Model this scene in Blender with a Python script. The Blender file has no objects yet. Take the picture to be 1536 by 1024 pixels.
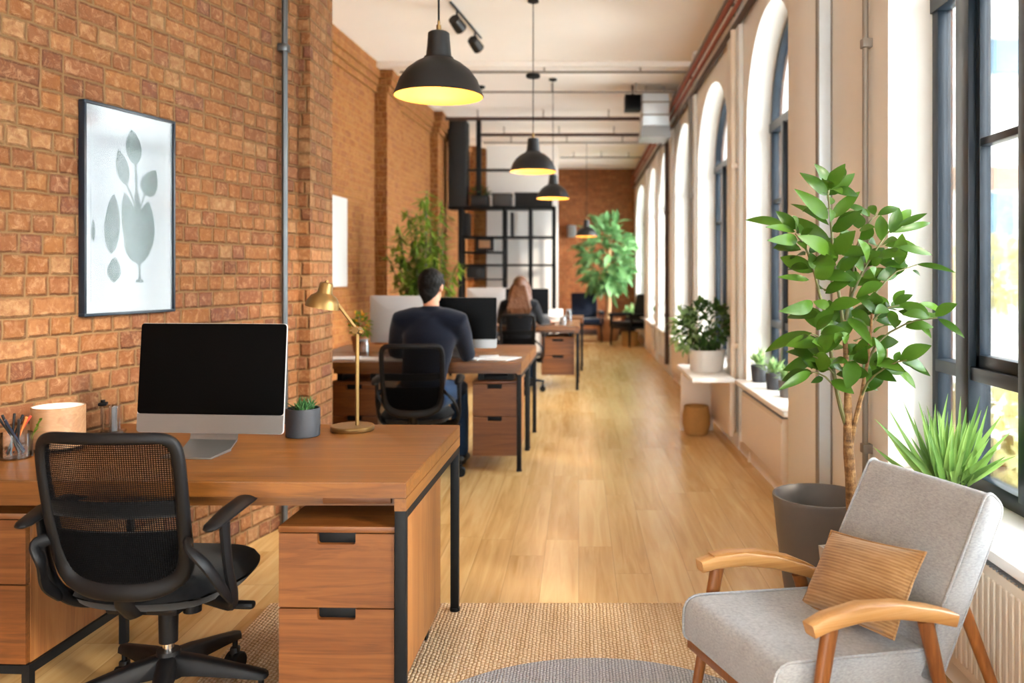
import bpy, bmesh, math, random
from mathutils import Vector, Matrix
random.seed(7)
R = math.radians
PI = math.pi
sc = bpy.context.scene
col = sc.collection
# camera survey of the room: eye height, focal length in pixels, vanishing point
EYE, FOC, VPX, VPY = 1.3526, 1250.0, 868.0, 412.0
def at(px, py, Y):
    return Vector(((px - VPX) * Y / FOC, Y, EYE - (py - VPY) * Y / FOC))

# ------------------------------------------------------------------ materials
def lin(h):
    h = h.lstrip('#')
    out = []
    for i in (0, 2, 4):
        c = int(h[i:i+2], 16) / 255
        out.append(c / 12.92 if c <= 0.04045 else ((c + 0.055) / 1.055) ** 2.4)
    return (*out, 1)

class NT:
    def __init__(s, name):
        s.m = bpy.data.materials.new(name); s.m.use_nodes = True
        s.t = s.m.node_tree; s.b = s.t.nodes['Principled BSDF']; s.out = s.t.nodes['Material Output']
    def n(s, kind, **kw):
        nd = s.t.nodes.new(kind)
        for k, v in kw.items():
            setattr(nd, k, v)
        return nd
    def put(s, sock, v):
        if isinstance(v, bpy.types.NodeSocket): s.t.links.new(v, sock)
        else: sock.default_value = v
    def math(s, op, a, b=None, c=None):
        nd = s.n('ShaderNodeMath', operation=op)
        for i, v in enumerate((a, b, c)):
            if v is not None: s.put(nd.inputs[i], v)
        return nd.outputs[0]
    def mix(s, f, a, b, blend='MIX'):
        nd = s.n('ShaderNodeMix', data_type='RGBA', blend_type=blend)
        s.put(nd.inputs[0], f); s.put(nd.inputs[6], a); s.put(nd.inputs[7], b)
        return nd.outputs[2]
    def ramp(s, f, stops, interp='LINEAR'):
        nd = s.n('ShaderNodeValToRGB'); e = nd.color_ramp.elements; nd.color_ramp.interpolation = interp
        while len(e) < len(stops): e.new(0.5)
        for i, (p, c) in enumerate(stops):
            e[i].position = p; e[i].color = c
        s.put(nd.inputs[0], f); return nd.outputs[0]
    def noise(s, vec, scale, detail=3, rough=0.55, dist=0.0):
        nd = s.n('ShaderNodeTexNoise'); nd.inputs['Scale'].default_value = scale; nd.inputs['Detail'].default_value = detail
        nd.inputs['Roughness'].default_value = rough; nd.inputs['Distortion'].default_value = dist
        if vec is not None: s.put(nd.inputs['Vector'], vec)
        return nd
    def obj(s, scale=(1, 1, 1), vary=0.0):
        tc = s.n('ShaderNodeTexCoord'); mp = s.n('ShaderNodeMapping'); s.t.links.new(tc.outputs['Object'], mp.inputs['Vector'])
        mp.inputs['Scale'].default_value = scale
        if vary:
            oi = s.n('ShaderNodeObjectInfo'); cmb = s.n('ShaderNodeCombineXYZ')
            v = s.math('MULTIPLY', oi.outputs['Random'], vary)
            for k in range(3): s.t.links.new(v, cmb.inputs[k])
            s.t.links.new(cmb.outputs[0], mp.inputs['Location'])
        return mp.outputs[0]
    def bump(s, h, strength=0.3, dist=0.01):
        nd = s.n('ShaderNodeBump'); nd.inputs['Strength'].default_value = strength; nd.inputs['Distance'].default_value = dist
        s.put(nd.inputs['Height'], h); s.t.links.new(nd.outputs[0], s.b.inputs['Normal']); return nd
    def set(s, **kw):
        for k, v in kw.items(): s.put(s.b.inputs[k.replace('_', ' ')], v)

def plain(name, hexc, rough=0.5, metal=0.0, vary=0.12, scale=30, bump=0.0, spec=0.5, coat=0.0):
    t = NT(name); c = lin(hexc)
    nz = t.noise(t.obj(), scale, 4)
    d = tuple(x * (1 - vary) for x in c[:3]) + (1,); l = tuple(min(1, x * (1 + vary)) for x in c[:3]) + (1,)
    t.set(Base_Color=t.mix(nz.outputs[0], d, l), Roughness=rough, Metallic=metal, Specular_IOR_Level=spec, Coat_Weight=coat)
    if bump: t.bump(nz.outputs[0], bump, 0.004)
    return t.m

def wood(name, dark, mid, light, grain='X', rough=0.42, fine=1.0):
    t = NT(name)
    k = {'X': (0.55, 7, 7), 'Y': (7, 0.55, 7), 'Z': (7, 7, 0.55)}[grain]
    v = t.obj(k, 13)
    a = t.noise(v, 1.5, 5, 0.6, 1.3); 
    k2 = {'X': (1.6, 75, 75), 'Y': (75, 1.6, 75), 'Z': (75, 75, 1.6)}[grain]
    f = t.noise(t.obj(k2, 5), 1.2, 4, 0.6)
    w = t.math('FRACT', t.math('MULTIPLY', a.outputs[0], 7.0))
    w = t.math('ABSOLUTE', t.math('SUBTRACT', w, 0.5))
    s = t.math('ADD', t.math('MULTIPLY', a.outputs[0], 0.6), t.math('ADD', t.math('MULTIPLY', w, 0.22), t.math('MULTIPLY', f.outputs[0], 0.28 * fine)))
    c = t.ramp(s, [(0.32, lin(dark)), (0.55, lin(mid)), (0.78, lin(light))])
    t.set(Base_Color=c, Roughness=t.math('ADD', t.math('MULTIPLY', f.outputs[0], 0.12), rough - 0.06))
    t.bump(f.outputs[0], 0.12, 0.002)
    return t.m

def brick(name, tones, mortar, bh=0.075, bl=0.195, seed=0.0, bumpd=0.014):
    """courses of mixed headers and stretchers; u runs along the wall (local x+y), v is local z"""
    t = NT(name)
    tc = t.n('ShaderNodeTexCoord'); sx = t.n('ShaderNodeSeparateXYZ'); t.t.links.new(tc.outputs['Object'], sx.inputs[0])
    wob = t.noise(tc.outputs['Object'], 17, 4, .65); ws = t.n('ShaderNodeSeparateColor'); t.t.links.new(wob.outputs['Color'], ws.inputs[0])
    u = t.math('ADD', sx.outputs[0], sx.outputs[1]); u = t.math('ADD', u, t.math('MULTIPLY', t.math('SUBTRACT', ws.outputs[0], 0.5), 0.016))
    v = t.math('ADD', sx.outputs[2], t.math('MULTIPLY', t.math('SUBTRACT', ws.outputs[1], 0.5), 0.015))
    v = t.math('DIVIDE', v, bh); row = t.math('FLOOR', v); fv = t.math('FRACT', v)
    def wn(a, b, c):
        cx = t.n('ShaderNodeCombineXYZ'); t.put(cx.inputs[0], a); t.put(cx.inputs[1], b); t.put(cx.inputs[2], c)
        w = t.n('ShaderNodeTexWhiteNoise', noise_dimensions='3D'); t.t.links.new(cx.outputs[0], w.inputs[0]); return w.outputs[0]
    off = wn(row, seed, 1.5)
    uu = t.math('ADD', t.math('DIVIDE', u, bl), off); cell = t.math('FLOOR', uu); fu = t.math('FRACT', uu)
    split = t.math('LESS_THAN', wn(cell, row, seed + 0.3), 0.74)
    f2 = t.math('MULTIPLY', fu, 2); half = t.math('FLOOR', f2); f2 = t.math('FRACT', f2)
    fx = t.math('ADD', t.math('MULTIPLY', split, f2), t.math('MULTIPLY', t.math('SUBTRACT', 1, split), fu))
    wid = t.math('SUBTRACT', bl, t.math('MULTIPLY', split, bl / 2))
    idn = t.math('ADD', cell, t.math('MULTIPLY', t.math('MULTIPLY', half, split), 0.5))
    du = t.math('MULTIPLY', t.math('MINIMUM', fx, t.math('SUBTRACT', 1, fx)), wid)
    dv = t.math('MULTIPLY', t.math('MINIMUM', fv, t.math('SUBTRACT', 1, fv)), bh)
    d = t.math('SMOOTH_MIN', du, dv, 0.008)
    mask = t.n('ShaderNodeMapRange', interpolation_type='SMOOTHSTEP'); t.put(mask.inputs[0], d)
    mask.inputs[1].default_value = 0.0022; mask.inputs[2].default_value = 0.0068
    hgt = t.n('ShaderNodeMapRange', interpolation_type='SMOOTHSTEP'); t.put(hgt.inputs[0], d)
    hgt.inputs[1].default_value = 0.0; hgt.inputs[2].default_value = 0.013
    r1 = wn(idn, row, seed + 7.1); r2 = wn(idn, row, seed + 3.7)
    n = len(tones)
    bc = t.ramp(r1, [(i / n, lin(c)) for i, c in enumerate(tones)], 'CONSTANT')
    mot = t.noise(tc.outputs['Object'], 26, 6, 0.65, 0.4); big = t.noise(tc.outputs['Object'], 1.3, 3)
    pale = t.noise(tc.outputs['Object'], 24, 6, 0.72, 1.0)
    bc = t.mix(t.math('MULTIPLY', t.math('SUBTRACT', r2, 0.2), 0.45), bc, lin('#94643c'))
    pf = t.n('ShaderNodeMapRange'); t.put(pf.inputs[0], pale.outputs[0]); pf.inputs[1].default_value = 0.48; pf.inputs[2].default_value = 0.68
    bc = t.mix(t.math('MULTIPLY', pf.outputs[0], 0.62), bc, lin('#b08a66'))
    df = t.n('ShaderNodeMapRange'); t.put(df.inputs[0], mot.outputs[0]); df.inputs[1].default_value = 0.36; df.inputs[2].default_value = 0.58
    bc = t.mix(t.math('MULTIPLY', t.math('SUBTRACT', 1, df.outputs[0]), 0.62), bc, lin('#6d3d22'))
    bc = t.mix(t.math('MULTIPLY', big.outputs[0], 0.25), bc, lin('#80501f'))
    mc = t.mix(mot.outputs[0], lin(mortar), tuple(x * 0.6 for x in lin(mortar)[:3]) + (1,))
    t.set(Base_Color=t.mix(mask.outputs[0], mc, bc), Roughness=0.88, Specular_IOR_Level=0.25)
    h = t.math('ADD', hgt.outputs[0], t.math('ADD', t.math('MULTIPLY', mot.outputs[0], 0.45), t.math('MULTIPLY', r2, 0.25)))
    t.bump(h, 0.9, bumpd)
    return t.m

def leafmat(name, a, b, rough=0.35, trans=0.25):
    t = NT(name); g = t.n('ShaderNodeNewGeometry'); nz = t.noise(t.obj(), 55, 3)
    f = t.math('ADD', t.math('MULTIPLY', g.outputs['Random Per Island'], 0.8), t.math('MULTIPLY', nz.outputs[0], 0.2))
    c = t.mix(f, lin(a), lin(b)); t.set(Base_Color=c, Roughness=rough, Specular_IOR_Level=0.18)
    tr = t.n('ShaderNodeBsdfTranslucent'); t.put(tr.inputs[0], t.mix(0.5, c, lin(b)))
    mx = t.n('ShaderNodeMixShader'); mx.inputs[0].default_value = trans
    t.t.links.new(t.b.outputs[0], mx.inputs[1]); t.t.links.new(tr.outputs[0], mx.inputs[2]); t.t.links.new(mx.outputs[0], t.out.inputs[0])
    return t.m

def glassmat(name, tint=(1, 1, 1, 1), gloss=0.9, rough=0.02):
    t = NT(name); tr = t.n('ShaderNodeBsdfTransparent'); tr.inputs[0].default_value = tint
    gl = t.n('ShaderNodeBsdfGlossy'); gl.inputs['Roughness'].default_value = rough
    fr = t.n('ShaderNodeFresnel'); fr.inputs[0].default_value = 1.45
    nz = t.noise(t.obj(), 3, 2)
    mx = t.n('ShaderNodeMixShader'); t.put(mx.inputs[0], t.math('MULTIPLY', fr.outputs[0], t.math('MULTIPLY', gloss, t.math('ADD', 0.9, t.math('MULTIPLY', nz.outputs[0], 0.2)))))
    t.t.links.new(tr.outputs[0], mx.inputs[1]); t.t.links.new(gl.outputs[0], mx.inputs[2]); t.t.links.new(mx.outputs[0], t.out.inputs[0])
    return t.m

def fabric(name, hexc, thread=900, rough=0.9, vary=0.3, bump=0.25, sheen=0.2, hex2=None):
    t = NT(name); c = lin(hexc); v = t.obj()
    w1 = t.n('ShaderNodeTexWave', wave_type='BANDS', bands_direction='X'); w1.inputs['Scale'].default_value = thread / 6.0; w1.inputs['Distortion'].default_value = 1.5; t.put(w1.inputs[0], v)
    w2 = t.n('ShaderNodeTexWave', wave_type='BANDS', bands_direction='Z'); w2.inputs['Scale'].default_value = thread / 6.0; w2.inputs['Distortion'].default_value = 1.5; t.put(w2.inputs[0], v)
    nz = t.noise(t.obj((1, 1, 3)), 90, 5, 0.7); nb = t.noise(v, 9, 3)
    h = t.math('ADD', t.math('ADD', t.math('MULTIPLY', w1.outputs[1], 0.35), t.math('MULTIPLY', w2.outputs[1], 0.35)), nz.outputs[0])
    d = lin(hex2) if hex2 else tuple(x * (1 - vary) for x in c[:3]) + (1,)
    f = t.math('ADD', t.math('MULTIPLY', nz.outputs[0], 0.75), t.math('MULTIPLY', nb.outputs[0], 0.25))
    t.set(Base_Color=t.ramp(f, [(0.3, d), (0.68, c)]), Roughness=rough, Sheen_Weight=sheen, Specular_IOR_Level=0.2)
    t.bump(h, bump, 0.002)
    return t.m

M = {}
TONES = ['#744a2a', '#7c5230', '#6a422a', '#845a38', '#5c3828', '#80542e', '#8c6a48', '#6e442e', '#643e32', '#825836', '#784c2a', '#8a603e']
M['brick'] = brick('old_brick', TONES, '#886642')
TONES2 = ['#8a501e', '#905a24', '#844a1c', '#98602c', '#7c421e', '#8e5422']
M['brick_far'] = brick('warm_brick', TONES2, '#a8753f', seed=5.0, bumpd=0.008)
M['brick_end'] = brick('dark_brick', ['#8a4d2c', '#965533', '#7c4226', '#9c5f39', '#874a2a', '#a0643c'], '#8a5c3c', seed=9.0, bumpd=0.008)
M['brick_out'] = brick('outer_brick', ['#b07a58', '#a56a4a', '#bd8a68', '#9c6044'], '#b79b84', seed=2.0)
M['plaster'] = plain('white_plaster', '#e4e4e0', 0.85, vary=0.04, scale=4, bump=0.05)
M['plaster_reveal'] = M['plaster']
M['ceiling'] = plain('ceiling_paint', '#f4f0ea', 0.9, vary=0.03, scale=2)
M['cream'] = plain('cream_enamel', '#dccbb6', 0.45, vary=0.03, scale=5)
M['white'] = plain('white_paint', '#eeece8', 0.5, vary=0.03, scale=6)
M['paper'] = plain('white_paper', '#dad8d4', 0.8, vary=0.02, scale=20)
M['desk'] = wood('desk_wood', '#54300e', '#7a4a1a', '#8e6028', 'X', 0.36)
M['desk_y'] = wood('desk_wood_cross', '#5a3414', '#7c4e20', '#8e6230', 'Y', 0.4)
M['drawer'] = wood('drawer_wood', '#3c1e08', '#683a14', '#7e4e22', 'X', 0.45, 1.7)
M['panel'] = wood('panel_wood', '#70421e', '#925e30', '#a27242', 'Z', 0.45, 1.2)
M['oak'] = wood('chair_oak', '#9a6634', '#b88850', '#c8a070', 'Y', 0.4)
M['oak_leg'] = wood('chair_leg_oak', '#6c3c1a', '#905828', '#a6703c', 'Z', 0.4)
M['blackmetal'] = plain('black_metal', '#0a0c0e', 0.55, 0.0, 0.1, 40, spec=0.25)
M['blackplastic'] = plain('black_plastic', '#08080a', 0.5, 0, 0.1, 60, 0.05, spec=0.25)
M['shadeblack'] = plain('black_enamel', '#0e0d0d', 0.48, 0.1, 0.08, 20)
M['frameblue'] = plain('window_metal', '#101e2a', 0.34, 0.0, 0.1, 15)
M['steel'] = plain('galvanised_steel', '#d4dee4', 0.35, 0.15, 0.12, 7)
M['conduit'] = plain('conduit_steel', '#5c6062', 0.35, 0.9, 0.08, 20)
M['alu'] = plain('silver_aluminium', '#868482', 0.36, 0.75, 0.03, 30)
M['silverback'] = plain('pale_silver_shell', '#c0bebc', 0.5, 0.15, 0.03, 10)
M['chrome'] = plain('chrome', '#d8d8d8', 0.15, 1.0, 0.03, 10)
M['screen'] = plain('black_screen', '#010101', 0.4, 0, 0.2, 3, spec=0.06)
M['screen_far'] = plain('dark_screen', '#0a0a0e', 0.4, 0, 0.2, 3, spec=0.1)
M['brass'] = plain('brushed_brass', '#96784a', 0.38, 0.95, 0.1, 60)
M['gold'] = plain('gold_lining', '#d89c40', 0.5, 0.2, 0.1, 12)
M['copper'] = plain('copper_paint_pipe', '#9c4a33', 0.5, 0.2, 0.15, 10)
M['darkpipe'] = plain('brown_pipe', '#4a342b', 0.5, 0.2, 0.15, 10)
M['greypipe'] = plain('grey_pipe', '#8b847b', 0.5, 0.3, 0.1, 10)
M['charcoal'] = plain('charcoal_ceramic', '#33353a', 0.6, 0, 0.08, 40, 0.05)
M['greypot'] = plain('grey_stone_pot', '#66625f', 0.5, 0, 0.1, 12, 0.05)
M['whitepot'] = plain('white_ceramic', '#dcd8d2', 0.5, 0, 0.05, 10)
M['concrete'] = plain('pale_concrete', '#b7b2aa', 0.8, 0, 0.12, 18, 0.1)
M['terracotta'] = plain('terracotta', '#a06a45', 0.75, 0, 0.1, 12)
M['tanpot'] = plain('tan_planter', '#a5714a', 0.75, 0, 0.12, 12)
M['soil'] = plain('potting_soil', '#2f241c', 0.95, 0, 0.4, 90, 0.4)
M['gravel'] = plain('grey_gravel', '#a9aaab', 0.9, 0, 0.5, 140, 0.8)
M['bark'] = None
M['meshblack'] = plain('chair_mesh', '#060608', 0.8, 0, 0.1, 60, spec=0.1)
M['seatblack'] = fabric('black_seat_fabric', '#08080a', 1200, 0.95, 0.4, 0.3, 0.1)
M['linen'] = fabric('grey_linen', '#b0b2b3', 1100, 0.92, 0.3, 0.35, 0.2, '#868788')
M['navy'] = fabric('navy_knit', '#0e1424', 700, 0.95, 0.35, 0.25, 0.12)
M['dark_knit'] = fabric('dark_knit', '#14161c', 700, 0.95, 0.35, 0.2, 0.15)
M['denim'] = fabric('denim', '#28405e', 1200, 0.95, 0.35, 0.2, 0.1)
M['navychair'] = fabric('navy_upholstery', '#161f33', 900, 0.9, 0.3, 0.2, 0.2)
M['greyrug'] = None
M['skin'] = plain('skin', '#c98f70', 0.55, 0, 0.06, 30)
M['hair_dark'] = plain('dark_hair', '#0c0806', 0.6, 0, 0.35, 90, 0.4, spec=0.2)
M['hair_brown'] = plain('brown_hair', '#563218', 0.5, 0, 0.4, 80, 0.4)
M['leaf'] = leafmat('glossy_leaf', '#24420e', '#4e7220', 0.34, 0.16)
M['leaf_dark'] = leafmat('dark_leaf', '#26401c', '#4c6a2e', 0.45, 0.2)
M['leaf_bamboo'] = leafmat('bamboo_leaf', '#4c6a1c', '#7f9a35', 0.5, 0.3)
M['leaf_far'] = leafmat('broad_leaf', '#3e6638', '#86b478', 0.32, 0.2)
M['leaf_pale'] = leafmat('pale_leaf', '#5f8a4a', '#a9c486', 0.45, 0.25)
M['blade'] = leafmat('blade_leaf', '#3a6426', '#8cae5c', 0.4, 0.22)
M['succulent'] = leafmat('succulent_leaf', '#2c5a32', '#5c8a52', 0.4, 0.15)
M['flower'] = leafmat('orange_flower', '#d8801c', '#e8b030', 0.5, 0.2)
M['yellowleaf'] = leafmat('autumn_leaf', '#c8c694', '#eee4b4', 0.5, 0.4)
M['veneer'] = wood('pale_veneer', '#80583a', '#96704e', '#a68662', 'X', 0.5)
M['basket'] = fabric('woven_cane', '#b98a4e', 260, 0.8, 0.45, 0.6, 0)
M['glass'] = glassmat('clear_glass')
M['artglass'] = glassmat('matt_glass', (1, 1, 1, 1), .05, .12)
M['acrylic'] = glassmat('clear_acrylic', (0.88, 0.88, 0.88, 1), 1.0, 0.05)
M['red'] = plain('red_lacquer', '#a83a28', 0.4)
M['orange'] = plain('orange_lacquer', '#d0743a', 0.4)
M['greyplastic'] = plain('grey_plastic', '#8b8f92', 0.5)
M['ext_white'] = plain('render_facade', '#f0efec', 0.9, vary=0.03, scale=1)
M['ext_brown'] = plain('brown_facade', '#b59a85', 0.9, vary=0.1, scale=1)
M['ext_glass'] = plain('facade_glass', '#7d9db2', 0.2, 0, 0.2, 0.5)
M['ext_ground'] = plain('pale_paving', '#e6e4de', 0.9, vary=0.08, scale=2)
M['box_dark'] = plain('dark_storage', '#101012', 0.7, 0, 0.15, 20)
M['box_grey'] = plain('grey_storage', '#3d3b39', 0.7, 0, 0.15, 20)

def mk_bark():
    t = NT('bark'); v = t.obj((1, 1, 0.6)); a = t.noise(v, 60, 5, 0.7); b = t.noise(t.obj((1, 1, 5)), 16, 3)
    f = t.math('ADD', t.math('MULTIPLY', a.outputs[0], 0.6), t.math('MULTIPLY', b.outputs[0], 0.4))
    t.set(Base_Color=t.ramp(f, [(0.35, lin('#4a3320')), (0.5, lin('#7c5a35')), (0.66, lin('#a98455'))]), Roughness=0.85)
    t.bump(f, 0.9, 0.01); return t.m
M['bark'] = mk_bark()
M['stem'] = plain('green_stem', '#5a5a2c', 0.6, 0, 0.3, 40)
M['palewood'] = plain('pale_trunk', '#b5916a', 0.8, 0, 0.15, 30, 0.2)

def mk_floor():
    t = NT('oak_floor'); tc = t.n('ShaderNodeTexCoord'); sx = t.n('ShaderNodeSeparateXYZ'); t.t.links.new(tc.outputs['Object'], sx.inputs[0])
    pw, pl = 0.165, 1.35
    u = t.math('DIVIDE', sx.outputs[0], pw); row = t.math('FLOOR', u); fu = t.math('FRACT', u)
    def wn(a, b):
        cx = t.n('ShaderNodeCombineXYZ'); t.put(cx.inputs[0], a); t.put(cx.inputs[1], b)
        w = t.n('ShaderNodeTexWhiteNoise', noise_dimensions='2D'); t.t.links.new(cx.outputs[0], w.inputs[0]); return w.outputs[0]
    v = t.math('ADD', t.math('DIVIDE', sx.outputs[1], pl), wn(row, 3.3)); cell = t.math('FLOOR', v); fv = t.math('FRACT', v)
    du = t.math('MULTIPLY', t.math('MINIMUM', fu, t.math('SUBTRACT', 1, fu)), pw); dv = t.math('MULTIPLY', t.math('MINIMUM', fv, t.math('SUBTRACT', 1, fv)), pl)
    d = t.math('MINIMUM', du, dv); gap = t.n('ShaderNodeMapRange'); t.put(gap.inputs[0], d); gap.inputs[1].default_value = 0.0004; gap.inputs[2].default_value = 0.002
    r = wn(row, cell)
    cmb = t.n('ShaderNodeCombineXYZ'); t.put(cmb.inputs[0], t.math('MULTIPLY', sx.outputs[0], 22)); t.put(cmb.inputs[1], t.math('MULTIPLY', sx.outputs[1], 1.3)); t.put(cmb.inputs[2], t.math('MULTIPLY', r, 30))
    g = t.noise(cmb.outputs[0], 1.0, 6, 0.6, 0.8)
    s = t.math('ADD', t.math('MULTIPLY', g.outputs[0], 0.75), t.math('MULTIPLY', r, 0.22))
    c = t.ramp(s, [(0.25, lin('#b08850')), (0.48, lin('#caa66e')), (0.75, lin('#dcbe8a'))])
    c = t.mix(t.math('MULTIPLY', t.math('SUBTRACT', 1, gap.outputs[0]), 0.45), c, lin('#6b4a28'))
    t.set(Base_Color=c, Roughness=t.math('ADD', 0.25, t.math('MULTIPLY', g.outputs[0], 0.03)), Specular_IOR_Level=0.5)
    t.bump(t.math('ADD', gap.outputs[0], t.math('MULTIPLY', g.outputs[0], 0.08)), 0.12, 0.002); return t.m
M['floor'] = mk_floor()

def mk_rug(name, light, mid, dark, su, sv, str_=0.9):
    t = NT(name); tc = t.n('ShaderNodeTexCoord'); sx = t.n('ShaderNodeSeparateXYZ'); t.t.links.new(tc.outputs['Object'], sx.inputs[0])
    nz = t.noise(tc.outputs['Object'], 35, 4, 0.6); nf = t.noise(t.obj((1, 1.4, 1)), 130, 4, 0.7); ng = t.noise(t.obj((30, 1.5, 1)), 1.0, 3)
    u = t.math('ADD', t.math('DIVIDE', sx.outputs[0], su), t.math('MULTIPLY', nz.outputs[0], 0.9)); v = t.math('ADD', t.math('DIVIDE', sx.outputs[1], sv), t.math('MULTIPLY', nz.outputs[0], 0.8))
    v = t.math('ADD', v, t.math('MULTIPLY', t.math('FLOOR', u), 0.5))
    a = t.math('ABSOLUTE', t.math('SINE', t.math('MULTIPLY', u, PI))); b = t.math('ABSOLUTE', t.math('SINE', t.math('MULTIPLY', v, PI)))
    h = t.math('MULTIPLY', t.math('POWER', a, 0.6), t.math('POWER', b, 0.6))
    f = t.math('ADD', t.math('MULTIPLY', h, 0.28), t.math('ADD', t.math('MULTIPLY', nf.outputs[0], 0.58), t.math('MULTIPLY', ng.outputs[0], 0.3)))
    t.set(Base_Color=t.ramp(f, [(0.28, lin(dark)), (0.52, lin(mid)), (0.8, lin(light))]), Roughness=0.95, Specular_IOR_Level=0.1)
    t.bump(t.math('ADD', h, t.math('MULTIPLY', nf.outputs[0], 0.5)), str_, 0.008); return t.m
M['jute'] = mk_rug('jute_weave', '#f0dcbc', '#d2b084', '#96683a', 0.014, 0.02)
M['greyrug'] = mk_rug('grey_weave', '#d0d0d2', '#a8aaae', '#6a6e74', 0.011, 0.013)

def mk_cord():
    t = NT('tan_corduroy'); v = t.obj((.22, 1, 1)); nz = t.noise(t.obj(), 6, 3)
    w = t.n('ShaderNodeTexWave', wave_type='BANDS', bands_direction='Z'); w.inputs['Scale'].default_value = 36; w.inputs['Distortion'].default_value = 4.0; w.inputs['Detail'].default_value = 2; w.inputs['Detail Scale'].default_value = .5; t.put(w.inputs[0], v)
    fn = t.noise(t.obj((1, 1, 6)), 120, 4); st = t.noise(t.obj((2.5, 20, 50)), 2.2, 5, 0.65, 0.3)
    f = t.math('ADD', t.math('MULTIPLY', w.outputs[1], 0.14), t.math('ADD', t.math('MULTIPLY', nz.outputs[0], 0.35), t.math('MULTIPLY', st.outputs[0], 0.55)))
    t.set(Base_Color=t.ramp(f, [(0.32, lin('#7e5c3a')), (0.54, lin('#a68054')), (0.78, lin('#c8a478'))]), Roughness=0.9, Sheen_Weight=0.2, Specular_IOR_Level=0.2)
    t.bump(f, 0.6, 0.006); return t.m
M['cord'] = mk_cord()

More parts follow.
